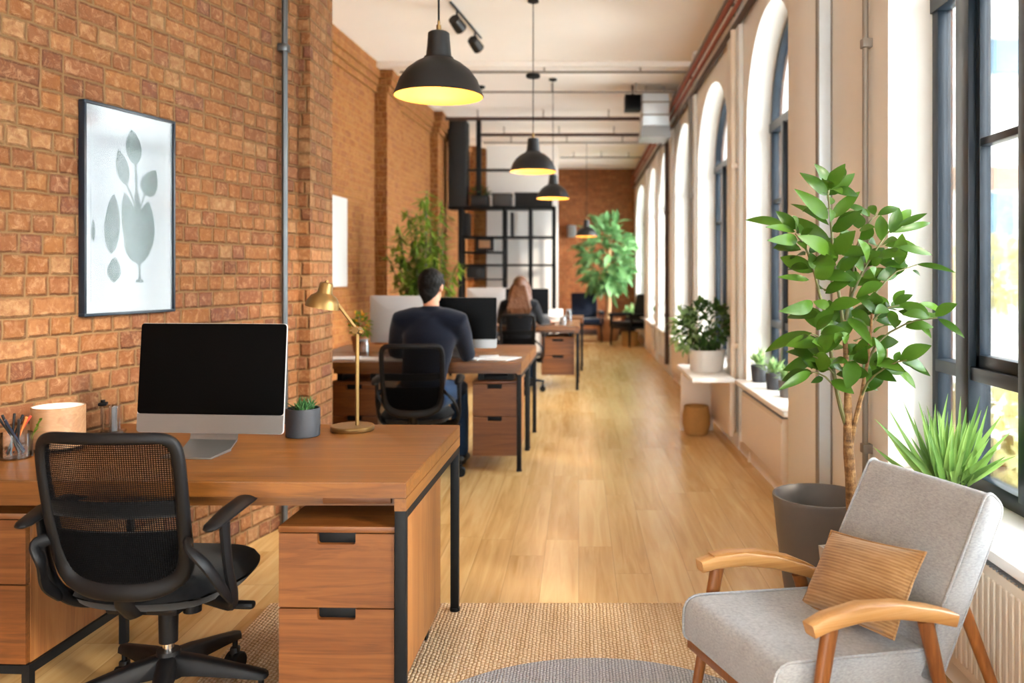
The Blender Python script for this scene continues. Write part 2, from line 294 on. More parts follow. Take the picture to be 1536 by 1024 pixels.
# ------------------------------------------------------------------ mesh builder
WM = {}
class MB:
    def __init__(s): s.bm = bmesh.new()
    def box(s, x0, x1, y0, y1, z0, z1, bev=0.0, seg=2, mx=None):
        m = Matrix.Translation(((x0+x1)/2, (y0+y1)/2, (z0+z1)/2)) @ Matrix.Diagonal((abs(x1-x0), abs(y1-y0), abs(z1-z0), 1))
        if mx is not None: m = mx @ m
        r = bmesh.ops.create_cube(s.bm, size=1, matrix=m)
        if bev:
            es = list({e for v in r['verts'] for e in v.link_edges})
            bmesh.ops.bevel(s.bm, geom=es, offset=bev, segments=seg, profile=0.5, affect='EDGES', clamp_overlap=True)
        return s
    def ring(s, c, a, b, ra, rb, seg):
        return [s.bm.verts.new(c + a * (ra * math.cos(2*PI*k/seg)) + b * (rb * math.sin(2*PI*k/seg))) for k in range(seg)]
    def skinrings(s, rings, caps=True, closed=False):
        n = len(rings[0]); pairs = list(zip(rings, rings[1:]))
        if closed: pairs.append((rings[-1], rings[0]))
        for p, q in pairs:
            for k in range(n):
                s.bm.faces.new((p[k], p[(k+1) % n], q[(k+1) % n], q[k]))
        if caps and not closed:
            s.bm.faces.new(rings[0][::-1]); s.bm.faces.new(rings[-1])
    def tube(s, pts, rad, seg=10, flat=1.0, up=None, closed=False, round_=False):
        pts = [Vector(p) for p in pts]; n = len(pts)
        if not isinstance(rad, (list, tuple)): rad = [rad] * n
        if round_:
            d0 = (pts[0]-pts[1]).normalized(); d1 = (pts[-1]-pts[-2]).normalized(); r0, r1 = rad[0], rad[-1]
            pts = [pts[0]+d0*r0, pts[0]+d0*r0*0.75] + pts + [pts[-1]+d1*r1*0.75, pts[-1]+d1*r1]
            rad = [r0*0.12, r0*0.66] + list(rad) + [r1*0.66, r1*0.12]; n = len(pts)
        rings = []; a = None
        for i, p in enumerate(pts):
            if closed: t = pts[(i+1) % n] - pts[i-1]
            else: t = pts[min(i+1, n-1)] - pts[max(i-1, 0)]
            t.normalize()
            if up is not None: a = Vector(up)
            elif a is None: a = Vector((0, 0, 1)) if abs(t.z) < 0.9 else Vector((1, 0, 0))
            a = (a - t * a.dot(t)).normalized(); b = t.cross(a)
            rings.append(s.ring(p, a, b, rad[i] * flat, rad[i], seg))
        s.skinrings(rings, True, closed); return s
    def cyl(s, p0, p1, r0, r1=None, seg=20):
        return s.tube([p0, p1], [r0, r0 if r1 is None else r1], seg)
    def lathe(s, prof, c=(0, 0, 0), seg=32, mx=None, cap=True):
        c = Vector(c); rings = []
        for r, z in prof:
            vs = []
            for k in range(seg):
                v = Vector((r*math.cos(2*PI*k/seg), r*math.sin(2*PI*k/seg), z))
                if mx is not None: v = mx @ v
                vs.append(s.bm.verts.new(c + v))
            rings.append(vs)
        s.skinrings(rings, cap); return s
    def prism(s, poly, d0, d1, plane='xy'):
        def P(u, v, d): return {'xy': (u, v, d), 'xz': (u, d, v), 'yz': (d, u, v)}[plane]
        a = [s.bm.verts.new(P(u, v, d0)) for u, v in poly]; b = [s.bm.verts.new(P(u, v, d1)) for u, v in poly]
        n = len(poly)
        f1 = s.bm.faces.new(a); f2 = s.bm.faces.new(b[::-1]); fs = [f1, f2]
        for k in range(n): fs.append(s.bm.faces.new((a[k], b[k], b[(k+1) % n], a[(k+1) % n])))
        return s
    def ball(s, c, r, seg=16, mx=None):
        if not isinstance(r, (list, tuple)): r = (r, r, r)
        m = Matrix.Translation(Vector(c)) @ (mx if mx is not None else Matrix()) @ Matrix.Diagonal((*r, 1))
        bmesh.ops.create_uvsphere(s.bm, u_segments=seg, v_segments=max(6, seg*2//3), radius=1, matrix=m); return s
    def leaf(s, base, tip, width, nrm, bend=0.15, fold=0.25, n=6, sharp=1.0, peak=0.8):
        """a folded blade: base to tip, curved away along -nrm"""
        base, tip = Vector(base), Vector(tip); ax = tip - base; L = ax.length
        if L < 1e-5: return s
        ax.normalize(); nrm = Vector(nrm); nrm = nrm - ax * nrm.dot(ax)
        if nrm.length < 1e-4: nrm = ax.orthogonal()
        nrm.normalize(); side = ax.cross(nrm); prev = None
        for i in range(n + 1):
            t = i / n; c = base + ax * (L * t) + nrm * (bend * L * (math.sin(PI * t) * 0.6))
            w = width * 0.5 * (math.sin(PI * min(1, max(0.0, t)) ** peak) ** sharp) if 0 < t < 1 else width * 0.02
            l = s.bm.verts.new(c + side * w + nrm * (w * fold)); m = s.bm.verts.new(c); r = s.bm.verts.new(c - side * w + nrm * (w * fold))
            if prev:
                s.bm.faces.new((prev[0], prev[1], m, l)); s.bm.faces.new((prev[1], prev[2], r, m))
            prev = (l, m, r)
        return s
    def build(s, name, mat, parent=None, world=False, smooth=True, ang=38, recalc=True):
        if world and parent is not None: bmesh.ops.transform(s.bm, matrix=WM[parent].inverted(), verts=s.bm.verts[:])
        if recalc: bmesh.ops.recalc_face_normals(s.bm, faces=s.bm.faces[:])
        me = bpy.data.meshes.new(name); s.bm.to_mesh(me); s.bm.free()
        if isinstance(mat, str): mat = M[mat]
        me.materials.append(mat)
        if smooth:
            me.polygons.foreach_set('use_smooth', [True] * len(me.polygons)); me.set_sharp_from_angle(angle=R(ang))
        o = bpy.data.objects.new(name, me); col.objects.link(o)
        if parent is not None: o.parent = parent; WM[o] = WM[parent]
        else: WM[o] = Matrix()
        return o

def tag(o, label, cat, group=None, kind=None):
    if label: o['label'] = label
    if cat: o['category'] = cat
    if group: o['group'] = group
    if kind: o['kind'] = kind
    return o
def thing(name, label, cat, loc=(0, 0, 0), rz=0.0, group=None):
    o = bpy.data.objects.new(name, None); col.objects.link(o); o.location = loc; o.rotation_euler = (0, 0, rz); o.empty_display_size = 0.1
    WM[o] = Matrix.Translation(Vector(loc)) @ Matrix.Rotation(rz, 4, 'Z')
    return tag(o, label, cat, group)
def struct(o): o['kind'] = 'structure'; return o
def dup(o, loc=None, rz=None, label=None, parent=None, group=None):
    c = o.copy(); col.objects.link(c)
    if parent is not None: c.parent = parent
    if loc is not None: c.location = loc
    if rz is not None: c.rotation_euler = (0, 0, rz)
    if label: c['label'] = label
    if group: c['group'] = group
    if parent is None: WM[c] = Matrix.Translation(c.location) @ Matrix.Rotation(c.rotation_euler[2], 4, 'Z')
    else: WM[c] = WM[parent]
    for ch in list(o.children): dup(ch, parent=c)
    return c
def bz(x0, x1, y0, y1, z0, z1, name, mat, parent=None, bev=0.0, world=False, **k):
    return MB().box(x0, x1, y0, y1, z0, z1, bev).build(name, mat, parent, world, **k)
def arc(c, r, a0, a1, n):
    return [(c[0] + r*math.cos(a0+(a1-a0)*i/n), c[1] + r*math.sin(a0+(a1-a0)*i/n)) for i in range(n+1)]
def rnd(a, b): return random.uniform(a, b)
# ------------------------------------------------------------------ the setting
H = 3.75; YB = 18.85; Y0 = -9.0; XW = 1.27
struct(bz(-4.2, XW + 0.02, Y0, YB + 0.3, -0.12, 0.0, 'floor', 'floor'))
struct(bz(-4.2, XW + 0.55, Y0, YB + 0.3, H, H + 0.15, 'ceiling', 'ceiling'))
# left wall: the bay with the framed print runs slightly inwards up to the first brick pier
def wall_run(name, p, q, th, mat, z1=H):
    p = Vector((p[0], p[1], 0)); q = Vector((q[0], q[1], 0)); d = q - p
    o = MB().box(0, d.length, 0, th, 0, z1).build(name, mat)
    o.location = p; o.rotation_euler = (0, 0, math.atan2(d.y, d.x)); return struct(o)
def near_wall(Y): return -1.888 + 0.242 * (Y - 3.233)
def far_wall(Y): return -2.42 + 0.056 * (Y - 8.17)
wall_run('wall_left', (near_wall(Y0), Y0), (near_wall(4.62), 4.62), 0.3, 'brick')
wall_run('wall_left_far', (far_wall(4.8), 4.8), (far_wall(YB), YB), 0.3, 'brick_far')
def pier(name, x0, x1, y0, y1, mat, z1=H):
    o = MB().box(0, x1 - x0, 0, y1 - y0, 0, z1).build(name, mat); o.location = (x0, y0, 0); return struct(o)
pier('trim_1', -2.72, -1.489, 4.62, 5.04, 'brick')
pier('trim_2', -2.6, -2.2, 9.57, 10.3, 'brick_far')
pier('trim_3', -2.5, -2.075, 12.28, 13.1, 'brick_far')
pier('trim_4', -2.9, -1.86, 15.2, 15.8, 'brick_far')
# stepped brick cornice under the ceiling
for k, (z0, z1, d) in enumerate(((3.44, 3.515, 0.03), (3.515, 3.59, 0.06), (3.59, H, 0.085))):
    o = wall_run('trim_%d' % (5 + k), (far_wall(5.04) + d, 5.04), (far_wall(YB) + d, YB), 0.3 + d, 'brick_far', z1 - z0); o.location.z = z0
    for j, (x0, x1, y0, y1) in enumerate(((-2.6, -2.2, 9.57, 10.3), (-2.5, -2.075, 12.28, 13.1))):
        o = MB().box(0, x1 + d - x0, 0, y1 - y0 + 2*d, 0, z1 - z0).build('trim_%d' % (8 + 2*k + j), 'brick_far'); o.location = (x0, y0 - d, z0); struct(o)
# unseen wall piece added behind the camera to block frontal light, then end wall
struct(bz(-4.2, -2.2, Y0 - .3, Y0, 0, H, 'wall_light_block', 'plaster'))
o = MB().box(0, 4.6, 0, 0.3, 0, H).build('wall_back', 'brick_end'); o.location = (-3.0, YB, 0); struct(o)

# window wall with arched openings
OPEN = [(-8.6, -6.9), (-6.4, -4.7), (-4.2, -2.4), (-2.0, -.5), (0.0, 1.5), (1.92, 3.42), (4.86, 6.3), (7.05, 8.87), (9.23, 10.95), (11.66, 12.95), (13.45, 15.1), (15.7, 18.4)]
SILL, SPRING, RISE = 0.56, 2.45, 0.72
def arch_pts(a, b, n=20, inset=0.0, z0=SPRING):
    c, r = (a + b) / 2, (b - a) / 2 - inset
    return [(c - r*math.cos(PI*i/n), z0 + (RISE - inset) * math.sin(PI*i/n)) for i in range(n + 1)]
def arched_wall(name, x0, x1, mat, mat_reveal=None):
    mb = MB(); bm = mb.bm
    ys = [Y0] + [(OPEN[i][1] + OPEN[i+1][0]) / 2 for i in range(len(OPEN) - 1)] + [YB + 0.3]
    def face(pts, x, flip):
        vs = [bm.verts.new((x, y, z)) for y, z in pts]; bm.faces.new(vs[::-1] if flip else vs)
    for (a, b), y0, y1 in zip(OPEN, ys, ys[1:]):
        ap = arch_pts(a, b)
        for x, fl in ((x0, True), (x1, False)):
            face([(y0, 0), (a, 0), (a, H), (y0, H)], x, fl); face([(b, 0), (y1, 0), (y1, H), (b, H)], x, fl)
            face([(a, 0), (b, 0), (b, SILL - 0.03), (a, SILL - 0.03)], x, fl)
            for p, q in zip(ap, ap[1:]): face([p, q, (q[0], H), (p[0], H)], x, fl)
        loop = [(a, SILL - 0.03)] + ap + [(b, SILL - 0.03)]
        for p, q in zip(loop, loop[1:] + loop[:1]):
            vs = [bm.verts.new(v) for v in ((x0, *p), (x1, *p), (x1, *q), (x0, *q))]; bm.faces.new(vs)
    for y in (Y0, YB + 0.3):
        vs = [bm.verts.new(v) for v in ((x0, y, 0), (x1, y, 0), (x1, y, H), (x0, y, H))]; bm.faces.new(vs)
    for z in (0, H):
        vs = [bm.verts.new(v) for v in ((x0, Y0, z), (x1, Y0, z), (x1, YB + 0.3, z), (x0, YB + 0.3, z))]; bm.faces.new(vs)
    bmesh.ops.remove_doubles(bm, verts=bm.verts[:], dist=1e-5)
    return struct(mb.build(name, mat, recalc=False))
arched_wall('wall_right', XW, 1.475, 'plaster')
arched_wall('wall_right_outer', 1.478, 1.535, 'brick_out')
struct(bz(1.205, XW - 0.001, 4.21, 4.80, 0, H, 'trim_20', 'plaster', bev=0.006))          # plastered pier face
for k, (a, b) in enumerate(((6.42, 6.95), (8.93, 9.17), (11.05, 11.66), (12.95, 13.45), (15.2, 15.62))):
    struct(bz(1.235, XW - 0.001, a, b, 0, H, 'trim_%d' % (21 + k), 'plaster', bev=0.005))
struct(bz(1.24, XW - 0.001, Y0, YB, 0, 0.12, 'baseboard_right', 'cream', bev=0.004))
struct(bz(-2.0, 1.27, YB - 0.02, YB - 0.001, 0, 0.12, 'baseboard_back', 'darkpipe'))

def window(i, a, b, mull, bars):
    """steel window: outer frame, arched head, mullions, bars, one glazing mesh, sill board"""
    X0, X1 = 1.45, 1.505; jw = 0.055
    mb = MB()
    mb.box(X0, X1, a, a + jw, SILL, SPRING, .004); mb.box(X0, X1, b - jw, b, SILL, SPRING, .004)
    mb.box(X0, X1, a, b, SILL, SILL + 0.06, .004); mb.box(X0 - .01, X1, a, b, SPRING - 0.03, SPRING + 0.04, .004)
    o_, i_ = arch_pts(a, b), arch_pts(a, b, inset=0.05)
    for k in range(len(o_) - 1):
        q = [o_[k], o_[k+1], i_[k+1], i_[k]]; mb.prism(q, X0, X1, 'yz')
    w = struct(mb.build('window_%d' % i, 'frameblue'))
    def rail(name, a0, a1, z0, z1, x0=X0 - .012, x1=X1 + .01): bz(x0, x1, a0, a1, z0, z1, name, 'frameblue', w, .004)
    rail('transom', a + jw, b - jw, 0.965, 1.015)
    for m0, m1 in mull: rail('mullion', m0, m1, SILL + .05, SPRING - .02, X0 - .02)
    for (y0, y1, z) in bars: rail('glazing_bar', y0, y1, z - .014, z + .014, X0 + .01, X1)
    # casement frame inside the middle opening
    if len(mull) > 1:
        y0, y1 = mull[1][1], mull[0][0]
        mb = MB()
        for s0, s1, z0, z1 in ((y0, y0 + .03, 1.015, SPRING - .03), (y1 - .03, y1, 1.015, SPRING - .03), (y0, y1, 1.015, 1.06), (y0, y1, SPRING - .06, SPRING - .03)):
            mb.box(X0 + .008, X1 - .005, s0, s1, z0, z1, .003)
        mb.build('casement', 'frameblue', w)
    ap = arch_pts(a, b); mb = MB(); mb.prism([(a + .01, SILL + .02)] + [(min(max(y, a + .01), b - .01), z - .01) for y, z in ap] + [(b - .01, SILL + .02)], 1.477, 1.483, 'yz'); mb.build('pane', 'glass', w)
    bz(1.185, X0 + .01, a - .03, b + .03, SILL - 0.035, SILL, 'sill', 'white', w, .006)
    return w
for i, (a, b) in enumerate(OPEN):
    if i == 5: mull, bars = [(3.06, 3.165), (2.645, 2.715), (2.22, 2.28)], [(2.715, 3.06, 1.835), (2.28, 2.645, 1.835), (a, 2.22, 1.835)]
    else:
        L = b - a; mull = [(b - .33*L, b - .33*L + .07), (b - .66*L, b - .66*L + .06)]; bars = [(a, b, 1.9)]
    window(i + 1, a, b, mull, bars)

# shallow ceiling beam
struct(bz(-2.4, XW, 9.36, 9.8, H - 0.06, H - .001, 'trim_30', 'ceiling', bev=.005))
struct(bz(-2.4, XW, 14.6, 15.0, H - 0.08, H - .001, 'trim_31', 'ceiling', bev=.005))

# white partition with a brick end behind the rack, far down the room
struct(bz(-1.47, -0.33, 13.32, 13.42, 0, 3.42, 'wall_partition', 'ceiling'))
o = MB().box(0, 0.18, 0, 0.24, 0, 3.36).build('trim_32', 'brick_far'); o.location = (-1.66, 13.2, 0); struct(o)

# ------------------------------------------------------------------ pipes, radiators, ducts
def pipe(name, label, cat, pts, r, mat, clamps=(), group=None, clampmat=None):
    t = thing(name, label, cat, pts[0], 0, group)
    MB().tube(pts, r, 12).build('pipe', mat, t, True)
    for c in clamps: MB().box(c[0]-r*1.7, c[0]+r*1.7, c[1]-r*1.7, c[1]+r*1.7, c[2]-.02, c[2]+.02, .004).build('clamp', clampmat or mat, t, True)
    return t
xw = near_wall(4.44)
pipe('steel_conduit', 'steel conduit running up the brick wall beside the first brick pier', 'pipe', [(xw + .03, 4.44, 0), (xw + .03, 4.44, H)], .016, 'conduit', [(xw + .025, 4.44, 2.56), (xw + .025, 4.44, 0.4)])
pipe('heating_pipe', 'slim grey pipe up the white pier behind the potted tree', 'pipe', [(1.245, 3.62, 0.0), (1.245, 3.62, H)], .013, 'greypipe', [(1.25, 3.62, 2.357), (1.25, 3.62, .6)])
t = thing('column_cover', 'bright galvanised steel cover strip on the white pier behind the tree', 'column cover', (1.25, 4.19, 0))
bz(1.2, XW - .002, 4.175, 4.208, 0, H - .002, 'cover_plate', 'steel', t, .003, True)
MB().box(1.196, 1.204, 4.170, 4.2085, 0, H - .002).box(1.262, 1.268, 4.168, 4.2085, 0, H - .002).build('edge_strip', 'greypipe', t, True)
def hpipe(label, px0, px1, py, r, mat, zc=3.64, group='pipes across the ceiling'):
    Y = FOC * (zc - EYE) / (VPY - py); x0 = (px0 - VPX) * Y / FOC; x1 = min((px1 - VPX) * Y / FOC, 1.24)
    t = thing('ceiling_pipe', label, 'pipe', (x0, Y, zc), 0, group); MB().tube([(x0, Y, zc), (x1, Y, zc)], r, 10).build('pipe', mat, t, True)
    n = 3
    for k in range(n):
        x = x0 + (x1 - x0) * (k + .5) / n; MB().box(x-.01, x+.01, Y-.02, Y+.02, zc, H).build('hanger', 'greypipe', t, True)
hpipe('thin grey pipe across the ceiling, nearest of the cross pipes', 600, 1035, 108, .016, 'greypipe')
hpipe('thin pale pipe across the ceiling, second of the cross pipes', 640, 1020, 138, .014, 'greypipe')
hpipe('dark reddish-brown pipe across the ceiling at the front of the black cabinet', 668, 962, 178, .028, 'darkpipe', 3.62)
hpipe('dark brown pipe across the ceiling just behind the grey duct', 715, 962, 202, .028, 'darkpipe', 3.62)
hpipe('slim grey pipe across the far ceiling above the partition', 725, 985, 214, .018, 'greypipe')
hpipe('farthest slim grey pipe across the ceiling near the end wall', 840, 975, 236, .018, 'greypipe')
for lab, x, z, r, m in (('uppermost copper-red pipe running along the top of the window wall', 1.19, 3.49, .022, 'copper'), ('lower copper-red pipe along the top of the window wall', 1.21, 3.41, .018, 'copper'), ('dark brown pipe under the copper-red pipes along the window wall', 1.235, 3.31, .026, 'darkpipe'), ('thin grey pipe in the corner of ceiling and window wall', 1.225, 3.62, .016, 'greypipe')):
    t = thing('service_pipe', lab, 'pipe', (x, 0, z), 0, 'pipes along the window wall'); MB().tube([(x, Y0 + .1, z), (x, YB - .05, z)], r, 10).build('pipe', m, t, True)
    for k, yy in enumerate((4.5, 6.6, 9.05, 11.3, 13.2, 15.5)): MB().box(x - .012, XW - .002, yy-.012, yy+.012, z-.012, z+.012).build('bracket', 'greypipe', t, True)
for k, (yy, nm) in enumerate(((6.5, 'white drain pipe on the pier between the second and third windows'), (9.0, 'grey drain pipe on the narrow pier past the third window'), (11.4, 'dark drain pipe on the pier with the wooden cupboard base'))):
    pipe('drain_pipe', nm, 'pipe', [(1.205, yy, 0.13), (1.205, yy, 3.26)], (.022, .022, .03)[k], ('cream', 'greypipe', 'darkpipe')[k], [(1.22, yy, 2.2), (1.22, yy, .8)])
# duct unit
t = thing('ventilation_duct', 'square grey sheet-metal duct hanging under the ceiling by the windows', 'duct', (.97, 10.6, 3.1))
bz(.80, 1.14, 10.45, 10.95, 3.22, 3.66, 'duct_body', 'steel', t, .01, True)
MB().prism([(.78, 3.08), (1.16, 3.08), (1.14, 3.22), (.80, 3.22)], 10.43, 10.97, 'xz').build('diffuser', 'alu', t, True)
for z in (3.36, 3.52): bz(.795, 1.145, 10.445, 10.955, z-.01, z+.01, 'flange', 'greypipe', t, .002, True)
MB().box(.85, .865, 10.6, 10.615, 3.66, H).box(1.08, 1.095, 10.6, 10.615, 3.66, H).build('hanger', 'greypipe', t, True)
t = thing('black_speaker', 'small black box speaker under the ceiling next to the grey duct', 'speaker', (.68, 10.55, 3.42))
bz(.58, .785, 10.45, 10.65, 3.42, 3.62, 'cabinet', 'blackplastic', t, .01, True)
bz(.60, .765, 10.442, 10.452, 3.44, 3.60, 'grille', 'meshblack', t, .003, True)
bz(.67, .695, 10.54, 10.56, 3.62, H, 'bracket', 'blackmetal', t, 0, True)

def radiator(a, b, label, z0=.1, z1=.5):
    t = thing('radiator', label, 'radiator', (1.22, (a+b)/2, z0), 0, 'radiators under the windows')
    mb = MB(); n = int((b - a) / .034); xf = 1.2
    mb.box(xf + .006, 1.248, a, b, z0, z1 - .006, .004)
    for k in range(n):
        y = a + (b-a) * (k + .5) / n; mb.box(xf, xf + .01, y - .011, y + .011, z0 + .03, z1 - .035, .004, 1)
    mb.build('panel', 'cream', t, True)
    mb = MB()
    for k in range(int((b-a) / .02)):
        y = a + .01 + .02 * k; mb.box(xf + .008, 1.245, y - .003, y + .003, z1 - .008, z1)
    mb.build('top_grille', 'greyplastic', t, True)
    for y in (a + .12, b - .12): bz(1.225, 1.26, y-.015, y+.015, 0, z0, 'foot', 'cream', t, 0, True)
    MB().tube([(1.215, b + .03, z0 + .04), (1.215, b - .02, z0 + .04)], .012, 10).cyl((1.215, b + .035, z0 + .02), (1.215, b + .035, z0 + .09), .018).build('valve', 'white', t, True)
radiator(2.02, 3.3, 'cream ribbed radiator under the window behind the grey armchair')
radiator(4.95, 6.15, 'cream radiator under the sill with the three small potted plants')
radiator(7.6, 8.75, 'cream radiator under the third window past the white planter')
radiator(9.4, 10.8, 'cream radiator under the fourth window')
radiator(13.7, 14.9, 'small cream radiator far along the window wall')

# ------------------------------------------------------------------ outside
struct(bz(1.54, 60, -20, 60, -0.7, -0.6, 'ground_outside', 'ext_ground'))
def facade(name, label, x0, x1, y, z1, rows, mat, depth=8.0):
    t = thing(name, label, 'building', ((x0+x1)/2, y, -.6))
    bz(x0, x1, y, y + depth, -.6, z1, 'wall', mat, t, 0, True)
    for (za, zb, wa, wb, step, m) in rows:
        if step is None: bz(x0 - .05, x1 + .05, y - .08, y + .02, za, zb, 'band', m, t, 0, True); continue
        x = wa
        while x < wb:
            f = bz(x, x + step * .62, y - .03, y + .05, za, zb, 'window', m, t, 0, True); x += step
    return t
facade('office_building', 'pale rendered office building with blue windows across the street', 9.5, 30, 26, 13, [(7.6, 8.7, 12.3, 27, 2.6, 'ext_glass'), (4.0, 4.7, 0, 0, None, 'ext_brown'), (1.4, 3.9, 12.4, 27, 1.9, 'ext_glass'), (10.5, 11.6, 12.3, 27, 2.6, 'ext_glass')], 'ext_white')
def crown(mb, c, r, n, L, w, seed=0):
    rg = random.Random(seed)
    for _ in range(n):
        d = Vector((rg.gauss(0, 1), rg.gauss(0, 1), rg.gauss(0, 1))).normalized(); k = rg.uniform(.45, 1) ** .5
        p = Vector(c) + Vector((d.x*r[0], d.y*r[1], d.z*r[2])) * k
        ax = (d + Vector((rg.gauss(0, .6), rg.gauss(0, .6), rg.gauss(-.2, .6)))).normalized()
        l = L * rg.uniform(.6, 1.2)
        mb.leaf(p, p + ax * l, w * rg.uniform(.7, 1.2), Vector((rg.gauss(0, .5), rg.gauss(0, .5), 1)), n=4)
    return mb
for k, (x, y, h, r, lab) in enumerate(((9.3, 19.0, 1.7, 1.0, 'yellow-green tree outside between the window mullions'), (3.75, 7.3, .25, .55, 'low autumn-coloured bush outside the nearest window'), (13.2, 23.0, 2.0, 1.1, 'second garden tree outside nearer the office building'))):
    t = thing('garden_tree', lab, 'tree', (x, y, -.6), 0, 'trees outside')
    MB().tube([(x, y, -.6), (x, y, h - .3)], [.1, .05], 8).build('trunk', 'bark', t, True)
    crown(MB(), (x, y, h - .3), (r, r, r * .85), int(260 + 420*r*r), .16 + .12*r, .13, k).build('foliage', 'yellowleaf', t, True, recalc=False)
# ------------------------------------------------------------------ desks and drawer pedestals
def pedestal(label, w, d, z0, z1, loc, rz=0.0, feet='caster', group='drawer pedestals under the desks'):
    """local: x 0..w, front at y=0, back at y=d"""
    t = thing('drawer_pedestal', label, 'drawer unit', loc, rz, group); T = .018
    MB().box(0, T, .02, d, z0, z1 - T - .001, .001, 1).box(w - T, w, .02, d, z0, z1 - T - .001, .001, 1).box(T, w - T, d - T, d, z0, z1 - T - .001).box(T, w - T, .02, d - T, z0, z0 + T).build('carcass', 'panel', t)
    bz(0, w, 0, d, z1 - T, z1, 'top_board', 'drawer', t, .002)
    zs = [z0, z0 + (z1 - T - z0) * .55, z1 - T]
    for a, b in zip(zs, zs[1:]):
        a += .002; b -= .003; nw, nd, r = w * .165, .031, .008; c = w / 2
        poly = [(.002, a), (w - .002, a), (w - .002, b), (c + nw, b)] + [(c + nw - r + r*math.cos(q), b - nd + r - r*math.sin(q)) for q in (0, PI/6, PI/3, PI/2)] + [(c - nw + r - r*math.sin(q), b - nd + r - r*math.cos(q)) for q in (0, PI/6, PI/3, PI/2)] + [(c - nw, b), (.002, b)]
        mb = MB(); mb.prism(poly, 0.0, .019, 'xz'); dr = mb.build('drawer', 'drawer', t, ang=30)
        MB().box(c - nw - .006, c + nw + .006, .0195, .05, b - nd - .005, b - .001, .003).build('handle_recess', 'blackmetal', dr)
    if feet == 'caster':
        for x in (.05, w - .05):
            for y in (.08, d - .06):
                MB().cyl((x - .014, y, .03), (x + .014, y, .03), .03, seg=18).box(x - .018, x + .018, y - .02, y + .02, .05, z0, .003).build('caster', 'blackplastic', t)
    elif feet == 'hung':
        for x in (.05, w - .05): bz(x - .02, x + .02, .06, d - .06, z1 + .001, .7035, 'hanging_bracket', 'blackmetal', t)
    elif feet == 'sled':
        MB().box(-.01, .015, 0, d, z0 - .03, z0).box(w - .015, w + .01, 0, d, z0 - .03, z0).box(-.01, .015, 0, .025, 0, z0 - .03).box(w - .015, w + .01, 0, .025, 0, z0 - .03).box(-.01, .015, d - .025, d, 0, z0 - .03).box(w - .015, w + .01, d - .025, d, 0, z0 - .03).box(.01, w - .012, d - .025, d, z0 - .028, z0 - .002).box(.01, w - .012, 0, .025, z0 - .028, z0 - .002).build('base_frame', 'blackmetal', t)
    return t
def desk(label, poly, legs, apron, name='wooden_desk', block=None, group='wooden desks'):
    """poly: corner points of the top, world; legs: (x, y); apron: front and back point of the right-hand side"""
    t = thing(name, label, 'desk', (poly[0][0], poly[0][1], 0), 0, group)
    mb = MB(); mb.prism(poly, .704, .75, 'xy')
    bmesh.ops.bevel(mb.bm, geom=mb.bm.edges[:], offset=.0025, segments=2, affect='EDGES')
    mb.build('tabletop', 'desk', t, True)
    (x0, y0), (x1, y1) = apron; k = .034
    mb = MB(); mb.prism([(x0 - k, y0), (x0, y0), (x1, y1), (x1 - k, y1)], .668, .7035, 'xy'); mb.build('side_apron', 'desk_y', t, True)
    mb = MB(); mb.prism([(x0 - k, y0 + .03), (x0 - .002, y0 + .03), (x1 - .002, y1 - .03), (x1 - k, y1 - .03)], .640, .6675, 'xy'); mb.build('side_rail', 'blackmetal', t, True)
    mb = MB(); mb.box(poly[3][0] + .3, x0 - k, y0 + .06, y0 + .085, .668, .7035); mb.build('front_rail', 'desk', t, True)
    for (x, y) in legs:
        f0 = .0125 if y < 4 and x > -1.2 else 0.0
        lg = MB().box(x - .016, x + .016, y - .016, y + .016, f0 + .012, .668, .0015).build('leg', 'blackmetal', t, True)
        MB().cyl((x, y, f0), (x, y, f0 + .013), .02, seg=16).build('foot', 'blackplastic', lg, True)
    return t
fr, bk = (-.500, 2.414), (-.477, 3.347)
desk('wooden desk nearest the camera with a silver computer and brass lamp on it', [fr, bk, (near_wall(3.381) + .012, 3.381), (near_wall(2.452) + .012, 2.452)], [(-.5175, 2.43), (-.4945, 3.33), (near_wall(3.36) + .06, 3.33)], (fr, bk))
bz(-.756, -.554, 2.46, 3.0, .676, .7035, 'under_tray', 'drawer', [o for o in col.objects if o.name == 'wooden_desk'][0], .003, True)
pedestal('two-drawer wooden pedestal under the open end of the nearest desk', .342, .70, .10, .606, (-.877, 2.432, .013), R(-1.4))
pedestal('two-drawer wooden pedestal on a black frame behind the nearest swivel chair', .34, .52, .155, .62, (-2.035, 2.575, 0), R(-3), 'sled')

DA = (-.393, 5.72); DA2 = (-.380, 6.44); DB = (-.379, 6.46); DB2 = (-.363, 7.18)
desk('wooden desk where the man in navy sits', [DA, DA2, (-2.0, 6.47), (-2.0, 5.75)], [(-.41, 5.74), (-.397, 6.42), (-1.97, 5.8), (-1.97, 6.42)], (DA, DA2))
desk('wooden desk back to back with the seated man\'s desk', [DB, DB2, (-2.0, 7.21), (-2.0, 6.49)], [(-.396, 6.50), (-.38, 7.16), (-1.97, 6.55), (-1.97, 7.15)], (DB, DB2))
pedestal('two-drawer wooden pedestal beside the seated man\'s legs', .308, .58, .10, .617, (-.735, 5.76, 0), R(-1), 'hung')
pedestal('two-drawer wooden pedestal with a sunlit front between the first pier and the man\'s chair', .335, .58, .10, .605, (-1.735, 5.82, 0), R(-1), 'hung')
DC = (0.0, 9.77); DC2 = (.006, 10.47); DD = (.006, 10.49); DD2 = (.012, 11.2)
desk('wooden desk where the long-haired woman sits', [DC, DC2, (-1.75, 10.49), (-1.75, 9.79)], [(-.017, 9.79), (-.01, 10.45), (-1.72, 9.83), (-1.72, 10.45)], (DC, DC2))
